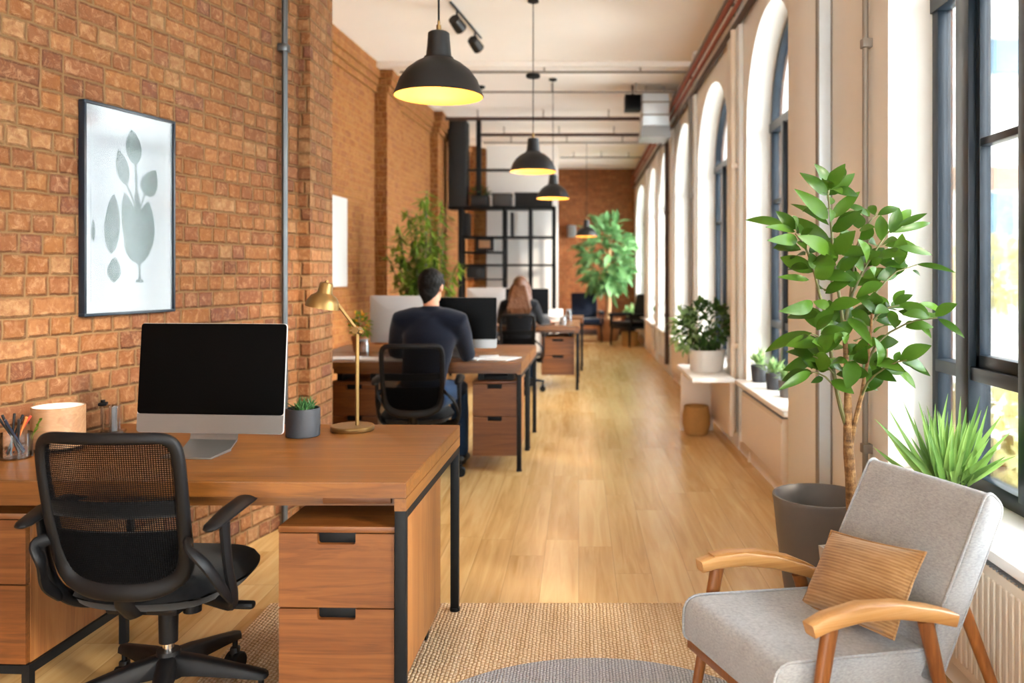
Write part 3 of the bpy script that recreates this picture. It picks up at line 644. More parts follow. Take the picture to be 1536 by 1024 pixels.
desk('wooden desk facing the long-haired woman', [DD, DD2, (-1.75, 11.22), (-1.75, 10.51)], [(-.01, 10.53), (-.004, 11.18), (-1.72, 10.55), (-1.72, 11.18)], (DD, DD2))
pedestal('two-drawer wooden pedestal beside the long-haired woman', .39, .58, .17, .617, (-.44, 9.82, 0), 0, 'hung')
DE = (.06, 11.75); DE2 = (.07, 12.45)
desk('farthest wooden desk standing in front of the black rack', [DE, DE2, (-1.3, 12.47), (-1.3, 11.77)], [(.043, 11.77), (.053, 12.43), (-1.27, 11.8), (-1.27, 12.43)], (DE, DE2))
# dark tray stored on the pedestal beside the man
t = thing('document_tray', 'black document tray lying on the pedestal beside the seated man', 'tray', (-.57, 5.97, .617))
MB().box(-.69, -.45, 5.83, 6.10, .618, .628, .003).box(-.69, -.683, 5.83, 6.10, .628, .668).box(-.457, -.45, 5.83, 6.10, .628, .668).box(-.69, -.45, 6.093, 6.10, .628, .668).build('tray', 'blackplastic', t, True)
MB().box(-.675, -.465, 5.845, 6.085, .6285, .645, .002).build('folder', 'box_dark', t, True)

# ------------------------------------------------------------------ swivel chairs
def spline(pts, k=5):
    P = [Vector(p) for p in pts]; out = []
    for i in range(len(P) - 1):
        a, b, c, d = P[max(i-1, 0)], P[i], P[i+1], P[min(i+2, len(P)-1)]
        for j in range(k):
            q = j / k; out.append(.5*((2*b) + (c-a)*q + (2*a-5*b+4*c-d)*q*q + (3*b-a-3*c+d)*q**3))
    return out + [P[-1]]
def lerps(r, n):
    return [r[min(int(i*(len(r)-1)/(n-1)), len(r)-2)]*(1-(i*(len(r)-1)/(n-1) - min(int(i*(len(r)-1)/(n-1)), len(r)-2))) + r[min(int(i*(len(r)-1)/(n-1)), len(r)-2)+1]*(i*(len(r)-1)/(n-1) - min(int(i*(len(r)-1)/(n-1)), len(r)-2)) for i in range(n)]
def swivel_chair(label, loc, rz):
    t = thing('swivel_chair', label, 'office chair', loc, rz, 'black mesh swivel chairs')
    # five-star base
    MB().lathe([(.0, .115), (.045, .115), (.047, .14), (.036, .18), (.034, .195), (0, .195)], seg=24).build('hub', 'blackplastic', t)
    for k in range(5):
        a = R(2 + 72 * k); d = Vector((math.cos(a), math.sin(a), 0)); s = Vector((-d.y, d.x, 0)); mb = MB(); rings = []
        for q, (dist, hw, zt, zb) in enumerate(((.02, .03, .185, .125), (.10, .026, .175, .125), (.22, .021, .150, .117), (.295, .018, .134, .110), (.305, .010, .130, .114))):
            c = d * dist; rings.append([mb.bm.verts.new(c + s*u + Vector((0, 0, z))) for u, z in ((-hw, zb), (hw, zb), (hw*.9, zt - .008), (hw*.55, zt), (-hw*.55, zt), (-hw*.9, zt - .008))])
        mb.skinrings(rings); lg = mb.build('base_arm', 'blackplastic', t, ang=50)
        c = d * .285; mb = MB(); mb.cyl(c + Vector((0, 0, .08)), c + Vector((0, 0, .118)), .009, seg=8)
        for w in (-.014, .014):
            mb.lathe([(0, -.010), (.029, -.010), (.034, -.006), (.034, .006), (.029, .010), (0, .010)], c + s*w + Vector((0, 0, .034)), 20, Matrix.Rotation(a, 4, 'Z') @ Matrix.Rotation(R(90), 4, 'X'))
        mb.box(c.x - .014, c.x + .014, c.y - .014, c.y + .014, .035, .085, .006); mb.build('caster', 'blackplastic', lg)
    MB().cyl((0, 0, .19), (0, 0, .265), .017, seg=20).build('gas_spring', 'chrome', t)
    MB().cyl((0, 0, .22), (0, 0, .37), .027, .03, 20).cyl((.07, .01, .31), (.07, .01, .37), .027, seg=18).build('column_sleeve', 'blackplastic', t)
    MB().box(-.11, .11, -.15, .13, .355, .395, .015).build('tilt_mechanism', 'blackplastic', t)
    lv = MB(); lv.tube([(.08, -.03, .372), (.18, -.04, .365), (.235, -.045, .355)], .006, 8); lv.box(.225, .29, -.062, -.03, .344, .366, .009); lv.build('tilt_lever', 'blackplastic', t)
    # seat: a padded cushion with a front roll
    mb = MB(); nx, ny = 18, 18; top = []; 
    def seat_pt(i, j, up):
        u = -1 + 2*i/nx; v = -1 + 2*j/ny
        sx = math.copysign(abs(u) ** .9, u); f = (1 - abs(u)**6) ** .5 * (1 - abs(v)**6) ** .5
        u, v = u * math.sqrt(1 - .30*v*v), v * math.sqrt(1 - .30*u*u)
        x = .24 * u * (1 - .10 * max(0, -v)) * (1 - .05 * max(0, v)**3); y = .015 + .238 * v * (1 - .06 * u*u)
        z = .418 + (.048 * f + .008 * u*u if up else -.04 * f) - .03 * max(0, v - .4) ** 2
        return Vector((x, y, z))
    g = [[[mb.bm.verts.new(seat_pt(i, j, up)) for j in range(ny + 1)] for i in range(nx + 1)] for up in (True, False)]
    for q in (0, 1):
        for i in range(nx):
            for j in range(ny):
                f = (g[q][i][j], g[q][i+1][j], g[q][i+1][j+1], g[q][i][j+1]); mb.bm.faces.new(f if q == 0 else f[::-1])
    bmesh.ops.remove_doubles(mb.bm, verts=mb.bm.verts[:], dist=.0008); mb.build('seat', 'seatblack', t, ang=70)
    # back: curved frame loop with mesh stretched in it
    zb, zt = .462, .905
    def B(u, v, off=0.0):
        hw = .186 + .008 * v - .018 * (1 - v) ** 4
        return Vector((u * hw, -.20 - .10 * v - .012 * math.sin(PI * v) - .038 * (1 - u*u) - off, zb + (zt - zb) * v))
    def loop(t_):
        c, s = math.cos(t_), math.sin(t_); ex = 6.5 + 3.0 * s
        return math.copysign(abs(c) ** (2/ex), c), .5 + .5 * math.copysign(abs(s) ** (2/ex), s)
    mb = MB(); rings = []; n = 96
    for k in range(n):
        ang = 2*PI*k/n; p = B(*loop(ang)); q = B(*loop(ang + .01)); T = (q - p).normalized(); N = Vector((0, 1, -.18)).normalized(); N = (N - T * N.dot(T)).normalized(); S = T.cross(N)
        uu, vv = loop(ang); wi = .0155 + .012 * max(0, 1 - vv * 3); de = .013 + .006 * (1 - vv)
        rings.append([mb.bm.verts.new(p + S * (wi * math.copysign(abs(math.cos(a)) ** .6, math.cos(a))) + N * (de * math.copysign(abs(math.sin(a)) ** .6, math.sin(a)))) for a in [2*PI*j/12 for j in range(12)]])
    mb.skinrings(rings, False, True); mb.build('back_frame', 'blackplastic', t, ang=60)
    def sheet(u0, u1, v0, v1, nu, nv, off):
        mb = MB(); vs = {}
        for i in range(nu + 1):
            for j in range(nv + 1):
                u = u0 + (u1-u0)*i/nu; v = v0 + (v1-v0)*j/nv; vs[i, j] = mb.bm.verts.new(B(u, v, off))
        for i in range(nu):
            for j in range(nv): mb.bm.faces.new((vs[i, j], vs[i+1, j], vs[i+1, j+1], vs[i, j+1]))
        return mb
    m = sheet(-.97, .97, .03, .975, 62, 74, 0.002).build('back_mesh', 'meshblack', t)
    wf = m.modifiers.new('weave', 'WIREFRAME'); wf.thickness = .0027; wf.use_replace = True
    for nm, a in (('lumbar_band', (-.95, .95, .50, .60, 24, 3, -.008)), ('back_padding', (-.93, .93, .03, .40, 24, 8, -.012))):
        m = sheet(*a).build(nm, 'seatblack', t); so = m.modifiers.new('thick', 'SOLIDIFY'); so.thickness = .01; so.offset = 1
    MB().tube([(0, -.10, .385), (0, -.19, .395), (0, -.225, .43), (0, -.235, .47)], [.03, .03, .028, .022], 10, 1.0).build('back_support', 'blackplastic', t)
    for s in (-1, 1):
        ax = .292 if s > 0 else .228
        ar = MB().tube([(s*(ax+.0), -.31, .668), (s*(ax+.005), -.22, .684), (s*ax, -.11, .688), (s*(ax-.012), -.04, .684)], [.024, .03, .03, .024], 14, .45, (0, 0, 1), round_=True).build('armrest', 'blackplastic', t)
        pp = spline([(s*ax, -.24, .676), (s*ax, -.235, .62), (s*ax, -.215, .52), (s*(ax-.008), -.17, .43), (s*(ax-.05), -.11, .385), (s*.1, -.03, .375)]); MB().tube(pp, lerps([.022, .02, .019, .021, .022, .02], len(pp)), 10, .6, (1, 0, .1)).build('armrest_post', 'blackplastic', ar)
        pp = spline([(s*.195, -.245, .61), (s*.215, -.285, .60), (s*(ax-.03), -.285, .555), (s*(ax-.008), -.24, .48), (s*(ax-.01), -.18, .425)]); MB().tube(pp, lerps([.017, .02, .021, .02, .018], len(pp)), 10, .5, (1, 0, .3), round_=True).build('side_strap', 'blackplastic', ar)
    return t
swivel_chair('empty black mesh swivel chair at the nearest desk', (-1.255, 2.55, .012), R(-3))
ch = [o for o in col.objects if o.name.startswith('swivel_chair')][0]
dup(ch, (-1.075, 5.56, 0), R(4), 'black mesh swivel chair with the man in navy seated in it')
dup(ch, (-.70, 9.62, 0), R(3), 'black mesh swivel chair with the long-haired woman seated in it')

# ------------------------------------------------------------------ desktop computers
def computer(label, loc, rz, tilt=4.0, logo=True, scr='screen'):
    """local: screen faces -y, foot centre at the origin on the desk"""
    t = thing('desktop_computer', label, 'computer', loc, rz, 'silver desktop computers'); w, h = .527, .377; z0 = .058
    mx = Matrix.Translation((0, .02, z0)) @ Matrix.Rotation(R(-tilt), 4, 'X')
    def rr(w2, a, b, r, n=5):
        p = []
        for cx, cz, a0 in ((w2 - r, b - r, 0), (-w2 + r, b - r, 90), (-w2 + r, a + r, 180), (w2 - r, a + r, 270)):
            p += [(cx + r*math.cos(R(a0 + 90*k/n)), cz + r*math.sin(R(a0 + 90*k/n))) for k in range(n + 1)]
        return p
    mb = MB(); mb.prism(rr(w/2, 0, h, .012), 0, .006, 'xz')
    rings = [[mb.bm.verts.new((x * k, y, h/2 + (z - h/2) * k)) for x, z in rr(w/2, 0, h, .012)] for y, k in ((.006, 1), (.014, .97), (.028, .72), (.036, .4))]
    mb.skinrings(rings, True); bmesh.ops.transform(mb.bm, matrix=mx, verts=mb.bm.verts[:]); mb.build('shell', 'silverback', t, ang=30)
    mb = MB(); mb.prism(rr(w/2 - .001, .064, h - .001, .011), -.003, .0, 'xz'); bmesh.ops.transform(mb.bm, matrix=mx, verts=mb.bm.verts[:]); mb.build('screen', scr, t, ang=30)
    mb = MB(); mb.prism([(x, min(z, .0635)) for x, z in rr(w/2 - .001, .001, .075, .011)], -.003, 0, 'xz'); bmesh.ops.transform(mb.bm, matrix=mx, verts=mb.bm.verts[:]); mb.build('chin', 'alu', t, ang=30)
    mb = MB(); pts = [(-.12, .004), (.004, .008), (.05, .03), (.062, .09), (.058, .15)]; rings = []
    for k, (y, z) in enumerate(pts):
        d = (Vector(pts[min(k+1, 4)]) - Vector(pts[max(k-1, 0)])).normalized(); nx, nz = -d.y * .003, d.x * .003
        rings.append([mb.bm.verts.new(v) for v in ((-.085, y - nx, z - nz), (.085, y - nx, z - nz), (.085, y + nx, z + nz), (-.085, y + nx, z + nz))])
    mb.skinrings(rings); mb.box(-.085, .085, -.125, .01, .0005, .0065, .002); mb.build('stand', 'alu', t, ang=30)
    if logo:
        mb = MB(); ol = []
        for k in range(28):
            a = 2*PI*k/28; r = .017 + .0022*math.cos(2*a) - .004 * math.exp(-((a - PI/2) / .35) ** 2) - .002 * math.exp(-((a - 3*PI/2) / .3) ** 2)
            if abs(a) < .6 or abs(a - 2*PI) < .6: r -= .005 * math.cos(min(a, 2*PI - a) * 2.6)
            ol.append((r * math.cos(a) * 1.05, h*.56 + r * math.sin(a)))
        mb.prism(ol, .0355, .0368, 'xz'); mb.prism([(.001, h*.56 + .0165), (.008, h*.56 + .02), (.009, h*.56 + .027), (.002, h*.56 + .0235)], .0355, .0368, 'xz')
        bmesh.ops.transform(mb.bm, matrix=mx, verts=mb.bm.verts[:]); mb.build('emblem', 'greyplastic', t, ang=30)
    return t
computer('silver desktop computer with black screen on the nearest desk', (-1.272, 2.845, .75), R(-5), 5)
computer('silver desktop computer with black screen in front of the man in navy', (-.872, 6.17, .75), R(2), 3)
computer('silver desktop computer seen from behind across from the man in navy', (-1.41, 6.72, .75), R(178), 2)
computer('silver desktop computer in front of the long-haired woman', (-.63, 10.15, .75), R(0), 3, True, 'screen_far')
computer('silver desktop computer seen from behind across from the long-haired woman', (-1.18, 10.78, .75), R(180), 2)

# ------------------------------------------------------------------ things on the nearest desk
Z = .75
t = thing('desk_lamp', 'slim brass desk lamp with a tilted dome shade on the nearest desk', 'lamp', (-.877, 3.233, Z))
MB().lathe([(0, 0), (.081, 0), (.083, .003), (.083, .017), (.080, .02), (0, .02)], seg=48).build('base', 'brass', t)
px, py = .018, 0.0
MB().cyl((px, py, .02), (px, py, .385), .0075, seg=16).build('pole', 'brass', t)
jn = Vector((px, py, .388)); nk = Vector((-.088, -.012, .535))
MB().cyl(jn + Vector((-.003, -.022, 0)), jn + Vector((.003, .022, 0)), .013, seg=18).cyl(jn + Vector((.012, -.012, -.006)), jn + Vector((.026, -.012, -.01)), .009, seg=12).ball(jn, .014, 14).cyl(jn + Vector((-.03, 0, -.004)), jn + Vector((-.005, 0, 0)), .006, seg=10).build('joint', 'brass', t)
MB().tube([jn, nk], .0065, 12).build('arm', 'brass', t)
mx = Matrix.Rotation(R(10), 4, 'Y'); sh = Vector((-.098, -.014, .562))
mb = MB(); mb.lathe([(0, .02), (.006, .02), (.007, .012), (.022, .010), (.026, .004), (.028, -.028), (.032, -.033), (.050, -.045), (.062, -.066), (.066, -.088), (.064, -.088), (.060, -.066), (.048, -.047), (.02, -.036), (0, -.036)], sh, 36, mx); mb.build('shade', 'brass', t)
MB().ball(sh + mx @ Vector((0, 0, -.058)), .018, 14).build('bulb', 'white', t)

t = thing('succulent_pot', 'spiky green succulent in a charcoal pot beside the brass lamp', 'potted plant', (-1.032, 3.12, Z))
MB().lathe([(0, 0), (.058, 0), (.062, .004), (.063, .1), (.061, .105), (.057, .105), (.056, .09), (0, .09)], seg=40).build('pot', 'charcoal', t)
MB().lathe([(0, .088), (.056, .088), (.03, .095), (0, .097)], seg=24).build('soil', 'soil', t)
mb = MB()
for k in range(70):
    a = rnd(0, 2*PI); el = rnd(.35, 1.5); b = Vector((rnd(-.03, .03), rnd(-.03, .03), .093)); d = Vector((math.cos(a)*math.cos(el), math.sin(a)*math.cos(el), math.sin(el)))
    mb.leaf(b, b + d * rnd(.035, .062), .009, Vector((-d.x, -d.y, .8)), .12, .5, 5, .8, .6)
mb.build('rosette', 'succulent', t, recalc=False)

t = thing('pen_cup', 'clear glass cup of pens and pencils at the wall end of the nearest desk', 'pen holder', at(23, 681, 2.74).xy.to_3d() + Vector((0, 0, Z)))
MB().lathe([(0, 0), (.046, 0), (.05, .004), (.05, .083), (.047, .083), (.047, .008), (0, .008)], seg=32).build('cup', 'glass', t)
pens = [('black', 'blackplastic'), ('orange', 'orange'), ('black', 'blackmetal'), ('blue', 'navychair'), ('red', 'red'), ('black', 'blackplastic'), ('grey', 'conduit'), ('black', 'blackmetal')]
cup = t.location
for k, (nm, mt) in enumerate(pens):
    a = k * 2.4; b = Vector((.026*math.cos(a), .026*math.sin(a), .012)); e = Vector((-.038*math.cos(a + .5), -.030*math.sin(a + .5), .118 + .004*(k % 3)))
    p = thing('pencil' if mt in ('orange', 'red') else 'pen', ['black pen standing in the clear glass cup', 'orange pencil standing in the clear glass cup', '', 'navy pen standing in the clear glass cup', 'red pencil standing in the clear glass cup', '', 'grey metal pen standing in the clear glass cup', ''][k] or 'black pen standing in the clear glass cup', 'pen', cup + b, 0, 'pens in the glass cup')
    d = (e - b); MB().tube([(0, 0, .008), d], .0036, 8).build('barrel', mt, p); MB().tube([(0, 0, 0), (d.normalized() * .009)], [.0008, .0034], 8).build('tip', 'box_dark', p); MB().tube([d, d * 1.13], .0043, 8).build('cap', mt, p)
sp = thing('green_sprig', 'small yellow-green sprig tucked behind the pens', 'plant', cup + Vector((.035, .015, .02)), 0)
mb = MB(); mb.tube([(0, 0, 0), (.012, .01, .07), (.03, .012, .1)], .0015, 6)
for k in range(9): mb.leaf((.006 + .003*k, .01, .05 + .006*k), (.006 + .003*k + rnd(.01, .035), rnd(-.01, .03), .06 + .006*k + rnd(0, .012)), .009, (0, 0, 1))
mb.build('leaves', 'leaf_bamboo', sp, recalc=False)

t = thing('wooden_canister', 'round pale wood veneer canister behind the pen cup', 'canister', (-1.795, 2.875, Z))
MB().lathe([(0, .012), (.078, .012), (.0825, .016), (.0825, .152), (.079, .152), (.078, .02), (0, .02)], seg=48).build('body', 'veneer', t)
MB().lathe([(0, .0), (.074, .0), (.076, .012), (0, .012)], seg=40).build('base', 'glass', t)
MB().lathe([(.0782, .022), (.0785, .150), (.0765, .150), (.0762, .022)], seg=40, cap=False).build('lining', 'white', t)
t = thing('acrylic_stand', 'clear acrylic letter stand against the brick wall behind the computer', 'desk organiser', (-1.79, 3.19, Z))
t.rotation_euler[2] = R(20); WM[t] = Matrix.Translation(t.location) @ Matrix.Rotation(R(20), 4, 'Z')
MB().box(-.05, .05, -.03, .03, 0, .006).build('base', 'acrylic', t)
for x in (-.028, .0, .028): bz(x - .003, x + .003, -.03, .03, .006, .105, 'divider', 'acrylic', t, .001)
MB().box(-.042, -.012, -.02, .02, .104, .116, .004).cyl((-.027, 0, .112), (-.027, 0, .125), .008, seg=12).build('clip', 'blackplastic', t)
bz(.006, .024, -.025, .025, .0065, .098, 'card_stack', 'greyplastic', t, .001)

# ------------------------------------------------------------------ framed print and poster on the brick wall
def wall_frame_matrix(p, dirx):
    d = Vector((dirx[0], dirx[1], 0)).normalized(); return math.atan2(d.y, d.x)
pa, pb = at(117, 150, 3.168), at(255, 185, 3.645)
rzw = math.atan2(1, .242); p0 = Vector((near_wall(3.168) + .002, 3.168, .5*(at(117, 477, 3.168).z + at(255, 465, 3.645).z)))
t = thing('framed_print', 'framed botanical print with grey-green leaves on the brick wall', 'picture', p0, rzw)
W, Hh = .49, .828      # local x runs along the wall, -y faces the room
M['matboard'] = plain('mat_board', '#868e94', .85, vary=.02)
fw, fd = .011, .028
MB().box(0, W, -fd, 0, 0, fw, .001).box(0, W, -fd, 0, Hh - fw, Hh, .001).box(0, fw, -fd, 0, fw, Hh - fw, .001).box(W - fw, W, -fd, 0, fw, Hh - fw, .001).build('frame', 'frameblue', t)
bz(fw, W - fw, -.012, -.004, fw, Hh - fw, 'backing_paper', 'matboard', t)
mk = NT('print_paper'); nz = mk.noise(mk.obj(), 5, 3); mk.set(Base_Color=mk.mix(nz.outputs[0], lin('#7c868c'), lin('#848c92')), Roughness=.8); M['print'] = mk.m
mk = NT('print_ink'); nz = mk.noise(mk.obj((1, 1, .6)), 22, 5, .7, .5); mk.set(Base_Color=mk.ramp(nz.outputs[0], [(.3, lin('#1c302e')), (.55, lin('#324846')), (.75, lin('#465a58'))]), Roughness=.8); M['ink'] = mk.m
pr = bz(.045, W - .045, -.0135, -.0121, .055, Hh - .055, 'art_paper', 'print', t)
def cv(x, y):
    u = (x - 83) / 374; top = 60 + 95*u; bot = 960 - 35*u; return Vector((W * u, -.0145, Hh * (1 - (y - top) / (bot - top))))
mb = MB(); S = W / 374
lay = [0]
def ink_leaf(b, tip, w, pk=.85):
    b, e = cv(*b), cv(*tip); lay[0] += 1; off = Vector((0, -.00006 * lay[0], 0)); ax = e - b; sd = Vector((-ax.z, 0, ax.x)).normalized(); n = 12; L_, R_ = [], []
    for i in range(n + 1):
        q = i / n; ww = w * S * .5 * math.sin(PI * q ** pk) ** .75 if 0 < i < n else 0; c = b + ax * q + off
        L_.append(c + sd * ww); R_.append(c - sd * ww)
    vs = [mb.bm.verts.new(v) for v in L_ + R_[1:-1][::-1]]; mb.bm.faces.new(vs)
def ink_stem(pts, w):
    lay[0] += 1; P = [cv(*p) + Vector((0, -.00006 * lay[0], 0)) for p in pts]
    for a, b in zip(P, P[1:]):
        d = (b - a).normalized(); sd = Vector((-d.z, 0, d.x)) * w * S * .5; mb.bm.faces.new([mb.bm.verts.new(v) for v in (a + sd, b + sd, b - sd, a - sd)])
for a in (((125, 650), (125, 555), 16), ((192, 700), (203, 445), 62), ((203, 815), (206, 710), 54), ((305, 728), (245, 440), 78), ((310, 728), (345, 478), 92), ((302, 735), (262, 560), 80), ((306, 735), (360, 560), 60), ((300, 640), (295, 420), 34), ((291, 330), (274, 180), 66), ((252, 412), (220, 265), 52), ((328, 452), (378, 352), 74, .7)): ink_leaf(*a)
for a in (([(308, 806), (305, 700), (296, 500), (291, 325)], 10), ([(300, 530), (275, 460), (252, 408)], 7), ([(305, 600), (312, 500), (329, 450)], 7), ([(290, 806), (325, 806)], 9)): ink_stem(*a)
mb.build('botanical_drawing', 'ink', pr, smooth=False, recalc=False)
bz(fw, W - fw, -.024, -.0225, fw, Hh - fw, 'glazing', 'artglass', t)

yp = 7.43; p0 = Vector((far_wall(yp) + .002, yp, at(498, 432, yp).z)); rzf = math.atan2(1, .056)
M['board'] = plain('poster_board', '#b8b6b2', .8, vary=.03)
t = thing('wall_poster', 'plain white unframed board on the brick wall past the first pier', 'poster', p0, rzf)
bz(0, 1.14, -.018, 0, 0, .90, 'board', 'board', t, .003); bz(.30, .306, -.0192, -.0175, .01, .89, 'fold_line', 'greyplastic', t)

# ------------------------------------------------------------------ rugs
o = MB().box(-1.95, .17, -.75, 1.29, 0, .012, .004).build('jute_rug', 'jute'); o.location = (.69 - .0, 2.12, .0)
tag(o, 'natural woven jute rug under the nearest desk and armchair', 'rug')
mb = MB(); mb.lathe([(0, .0), (.655, .0), (.662, .004), (.66, .010), (.65, .013), (0, .013)], seg=96); o = mb.build('round_rug', 'greyrug'); o.location = (.05, 2.235, .0125); tag(o, 'round grey woven rug lying on the jute rug', 'rug')
# ------------------------------------------------------------------ grey armchair
t = thing('lounge_chair', 'grey linen lounge chair with oak armrests on the jute rug', 'armchair', (.386, 2.215, .013), math.atan2(-.936, .352))
def cushion(name, w, secs, mat, seamr=.004, wb=.03, nseg=18):
    """a padded slab: profile loop in (y, z) swept across x with rounded ends; piping on both edges"""
    mb = MB(); xs = [(-w, .80), (-w + .006, .93), (-w + .018, .985), (-w + wb, 1.0), (-w*.5, 1.012), (0, 1.015), (w*.5, 1.012), (w - wb, 1.0), (w - .018, .985), (w - .006, .93), (w, .80)]
    cy = sum(p[0] for p in secs) / len(secs); cz = sum(p[1] for p in secs) / len(secs); rings = []
    th = .04
    for x, k in xs:
        d = (1 - k) * th
        ring = []
        n = len(secs)
        for i, p in enumerate(secs):
            a, b = Vector(secs[i-1]), Vector(secs[(i+1) % n]); tg = (b - a).normalized(); nr = Vector((tg.y, -tg.x))
            q = Vector(p) - nr * d; ring.append(mb.bm.verts.new((x, q.x, q.y)))
        rings.append(ring)
    mb.skinrings(rings); o = mb.build(name, mat, t, ang=60)
    for s in (-1, 1):
        pts = [Vector((s * (w - .006), p[0], p[1])) for p in secs]
        MB().tube(pts, seamr, 6, closed=True).build('piping', mat, o)
    return o
def rounded(poly, r, n=5):
    out = []; N = len(poly)
    for i in range(N):
        p = Vector(poly[i]); a = Vector(poly[i-1]); b = Vector(poly[(i+1) % N]); rr = r[i] if isinstance(r, (list, tuple)) else r
        u = (a - p).normalized(); v = (b - p).normalized(); th = u.angle(v); d = min(rr / math.tan(th/2), .45*(a-p).length, .45*(b-p).length)
        s, e = p + u*d, p + v*d
        for k in range(n + 1):
            q = k / n; out.append(tuple(s*(1-q)**2 + p*2*q*(1-q) + e*q*q))
    return out
def refine(poly, m=.05):
    out = []
    for i, p in enumerate(poly):
        a, b = Vector(p), Vector(poly[(i+1) % len(poly)]); n = max(1, int((b-a).length / m))
        for k in range(n): out.append(tuple(a.lerp(b, k / n)))
    return out
seat = refine(rounded([(0.0, .275), (.50, .235), (.50, .365), (.0, .405)], [.035, .03, .03, .055]))
cushion('seat_cushion', .235, seat, 'linen')
bk0, bk1 = Vector((.43, .30)), Vector((.675, .765)); bd = (bk1 - bk0).normalized(); bn = Vector((bd.y, -bd.x)) * .085
back = refine(rounded([tuple(bk0), tuple(bk0 + bn), tuple(bk1 + bn*.92 - bd*.02), tuple(bk1)], [.02, .03, .042, .05], 6))
cushion('back_cushion', .235, back, 'linen')
for s in (-1, 1):
    X = s * .268
    dd = (lambda y: .008) if s > 0 else (lambda y: .03 + .05 * (y - .07) / .44)
    pts = [(X, y, z - dd(y)) for y, z in ((.075, .500), (.12, .514), (.22, .524), (.33, .514), (.44, .488), (.51, .466))]
    mb = MB(); rings = []
    for i, p in enumerate(pts):
        p = Vector(p); hw = (.021, .0225, .024, .0245, .025, .0255)[i]; hh = (.0165, .018, .0195, .019, .0175, .0165)[i]; T = (Vector(pts[min(i+1, 5)]) - Vector(pts[max(i-1, 0)])).normalized(); up = T.cross(Vector((1, 0, 0))) * -1; up = up if up.z > 0 else -up
        rings.append([mb.bm.verts.new(p + Vector((1, 0, 0))*a*hw + up*b*hh) for a, b in ((-1, -.8), (-.85, -1), (.85, -1), (1, -.8), (1, .8), (.85, 1), (-.85, 1), (-1, .8))])
    mb.skinrings(rings); arm = mb.build('armrest', 'oak', t, ang=50)
    if s < 0:
        mb = MB(); rings = []
        for yy, zz, hh in tuple((a, b - dd(a), c) for a, b, c in ((.115, .5335, .002), (.16, .540, .0045), (.27, .5425, .0055), (.39, .526, .0045), (.47, .5005, .002))):
            rings.append([mb.bm.verts.new((X + a, yy, zz + b)) for a, b in ((-.018, -hh), (.018, -hh), (.018, hh), (-.018, hh))])
        mb.skinrings(rings); mb.build('armrest_inlay', 'oak', arm, ang=50)
    def leg(name, p, q, ra, rb):
        MB().tube([p, Vector(p).lerp(Vector(q), .5), q], [ra, (ra+rb)/2, rb], 14, .75, (1, 0, 0)).build(name, 'oak_leg', t)
    leg('leg', (X, .135, .497 - dd(.135)), (X, .045, .0125), .0225, .014)
    leg('leg', (X, .425, .475 - dd(.425)), (X, .56, .0 if s < 0 else -.013), .0225, .015)
    leg('leg', (s*.215, .60, .46), (s*.235, .80, -.013), .019, .015)
    MB().tube([(X - s*.004, .095, .262), (X - s*.004, .50, .235)], .016, 10, .7, (1, 0, 0)).build('side_rail', 'oak_leg', t)
MB().box(-.265, .265, .03, .055, .235, .268, .004).box(-.265, .265, .47, .495, .205, .238, .004).build('cross_rail', 'oak_leg', t)

# lumbar pillow leaning in the chair
cen = Vector((.045, .405, .492)); mxp = WM[t] @ Matrix.Translation(cen) @ Matrix.Rotation(R(-8), 4, 'Y') @ Matrix.Rotation(R(-33), 4, 'X')
o_ = thing('lumbar_pillow', 'tan corduroy lumbar pillow leaning in the grey lounge chair', 'pillow', mxp.translation)
o_.rotation_euler = mxp.to_euler(); WM[o_] = mxp
mb = MB(); nx, nz = 26, 18; W2, H2 = .195, .118; g = {}
for sd in (-1, 1):
    for i in range(nx + 1):
        for j in range(nz + 1):
            u = -1 + 2*i/nx; v = -1 + 2*j/nz
            px_ = 1 - .06 * (1 - u*u) * abs(v)**2; k = (1 - abs(u)**2.6) ** .62 * (1 - abs(v)**2.6) ** .62
            wr = .004 * math.sin(9*u + 4*v) * k * (abs(u)) 
            x = W2 * u * (1 - .045 * (1 - v*v)); z = H2 * v * (1 - .06 * (1 - u*u))
            edge = abs(u) == 1 or abs(v) == 1
            g[sd, i, j] = mb.bm.verts.new((x, sd * (.052 * k + wr), z)) if not (edge and sd == 1) else g[-1, i, j]
for sd in (-1, 1):
    for i in range(nx):
        for j in range(nz):
            f = (g[sd, i, j], g[sd, i+1, j], g[sd, i+1, j+1], g[sd, i, j+1]); mb.bm.faces.new(f if sd < 0 else f[::-1])
mb.build('pillow_body', 'cord', o_, ang=80)
edge = [Vector((W2*u*(1 - .045*(1-v*v)), 0, H2*v*(1-.06*(1-u*u)))) for u, v in [(-1 + 2*i/16, -1) for i in range(16)] + [(1, -1 + 2*i/10) for i in range(10)] + [(1 - 2*i/16, 1) for i in range(16)] + [(-1, 1 - 2*i/10) for i in range(10)]]
MB().tube(edge, .0035, 6, closed=True).build('piping', 'cord', o_)

# ------------------------------------------------------------------ big pot, gravel planter and tree
t = thing('stone_planter', 'big dark grey round planter, empty, in front of the white pier', 'planter', (1.005, 3.46, 0))
MB().lathe([(0, 0), (.135, 0), (.142, .006), (.168, .18), (.192, .41), (.197, .43), (.195, .44), (.186, .44), (.181, .43), (.165, .30), (0, .30)], seg=64).build('pot', 'greypot', t)
MB().lathe([(0, .30), (.165, .301), (.1, .306), (0, .308)], seg=32).build('soil', 'soil', t)

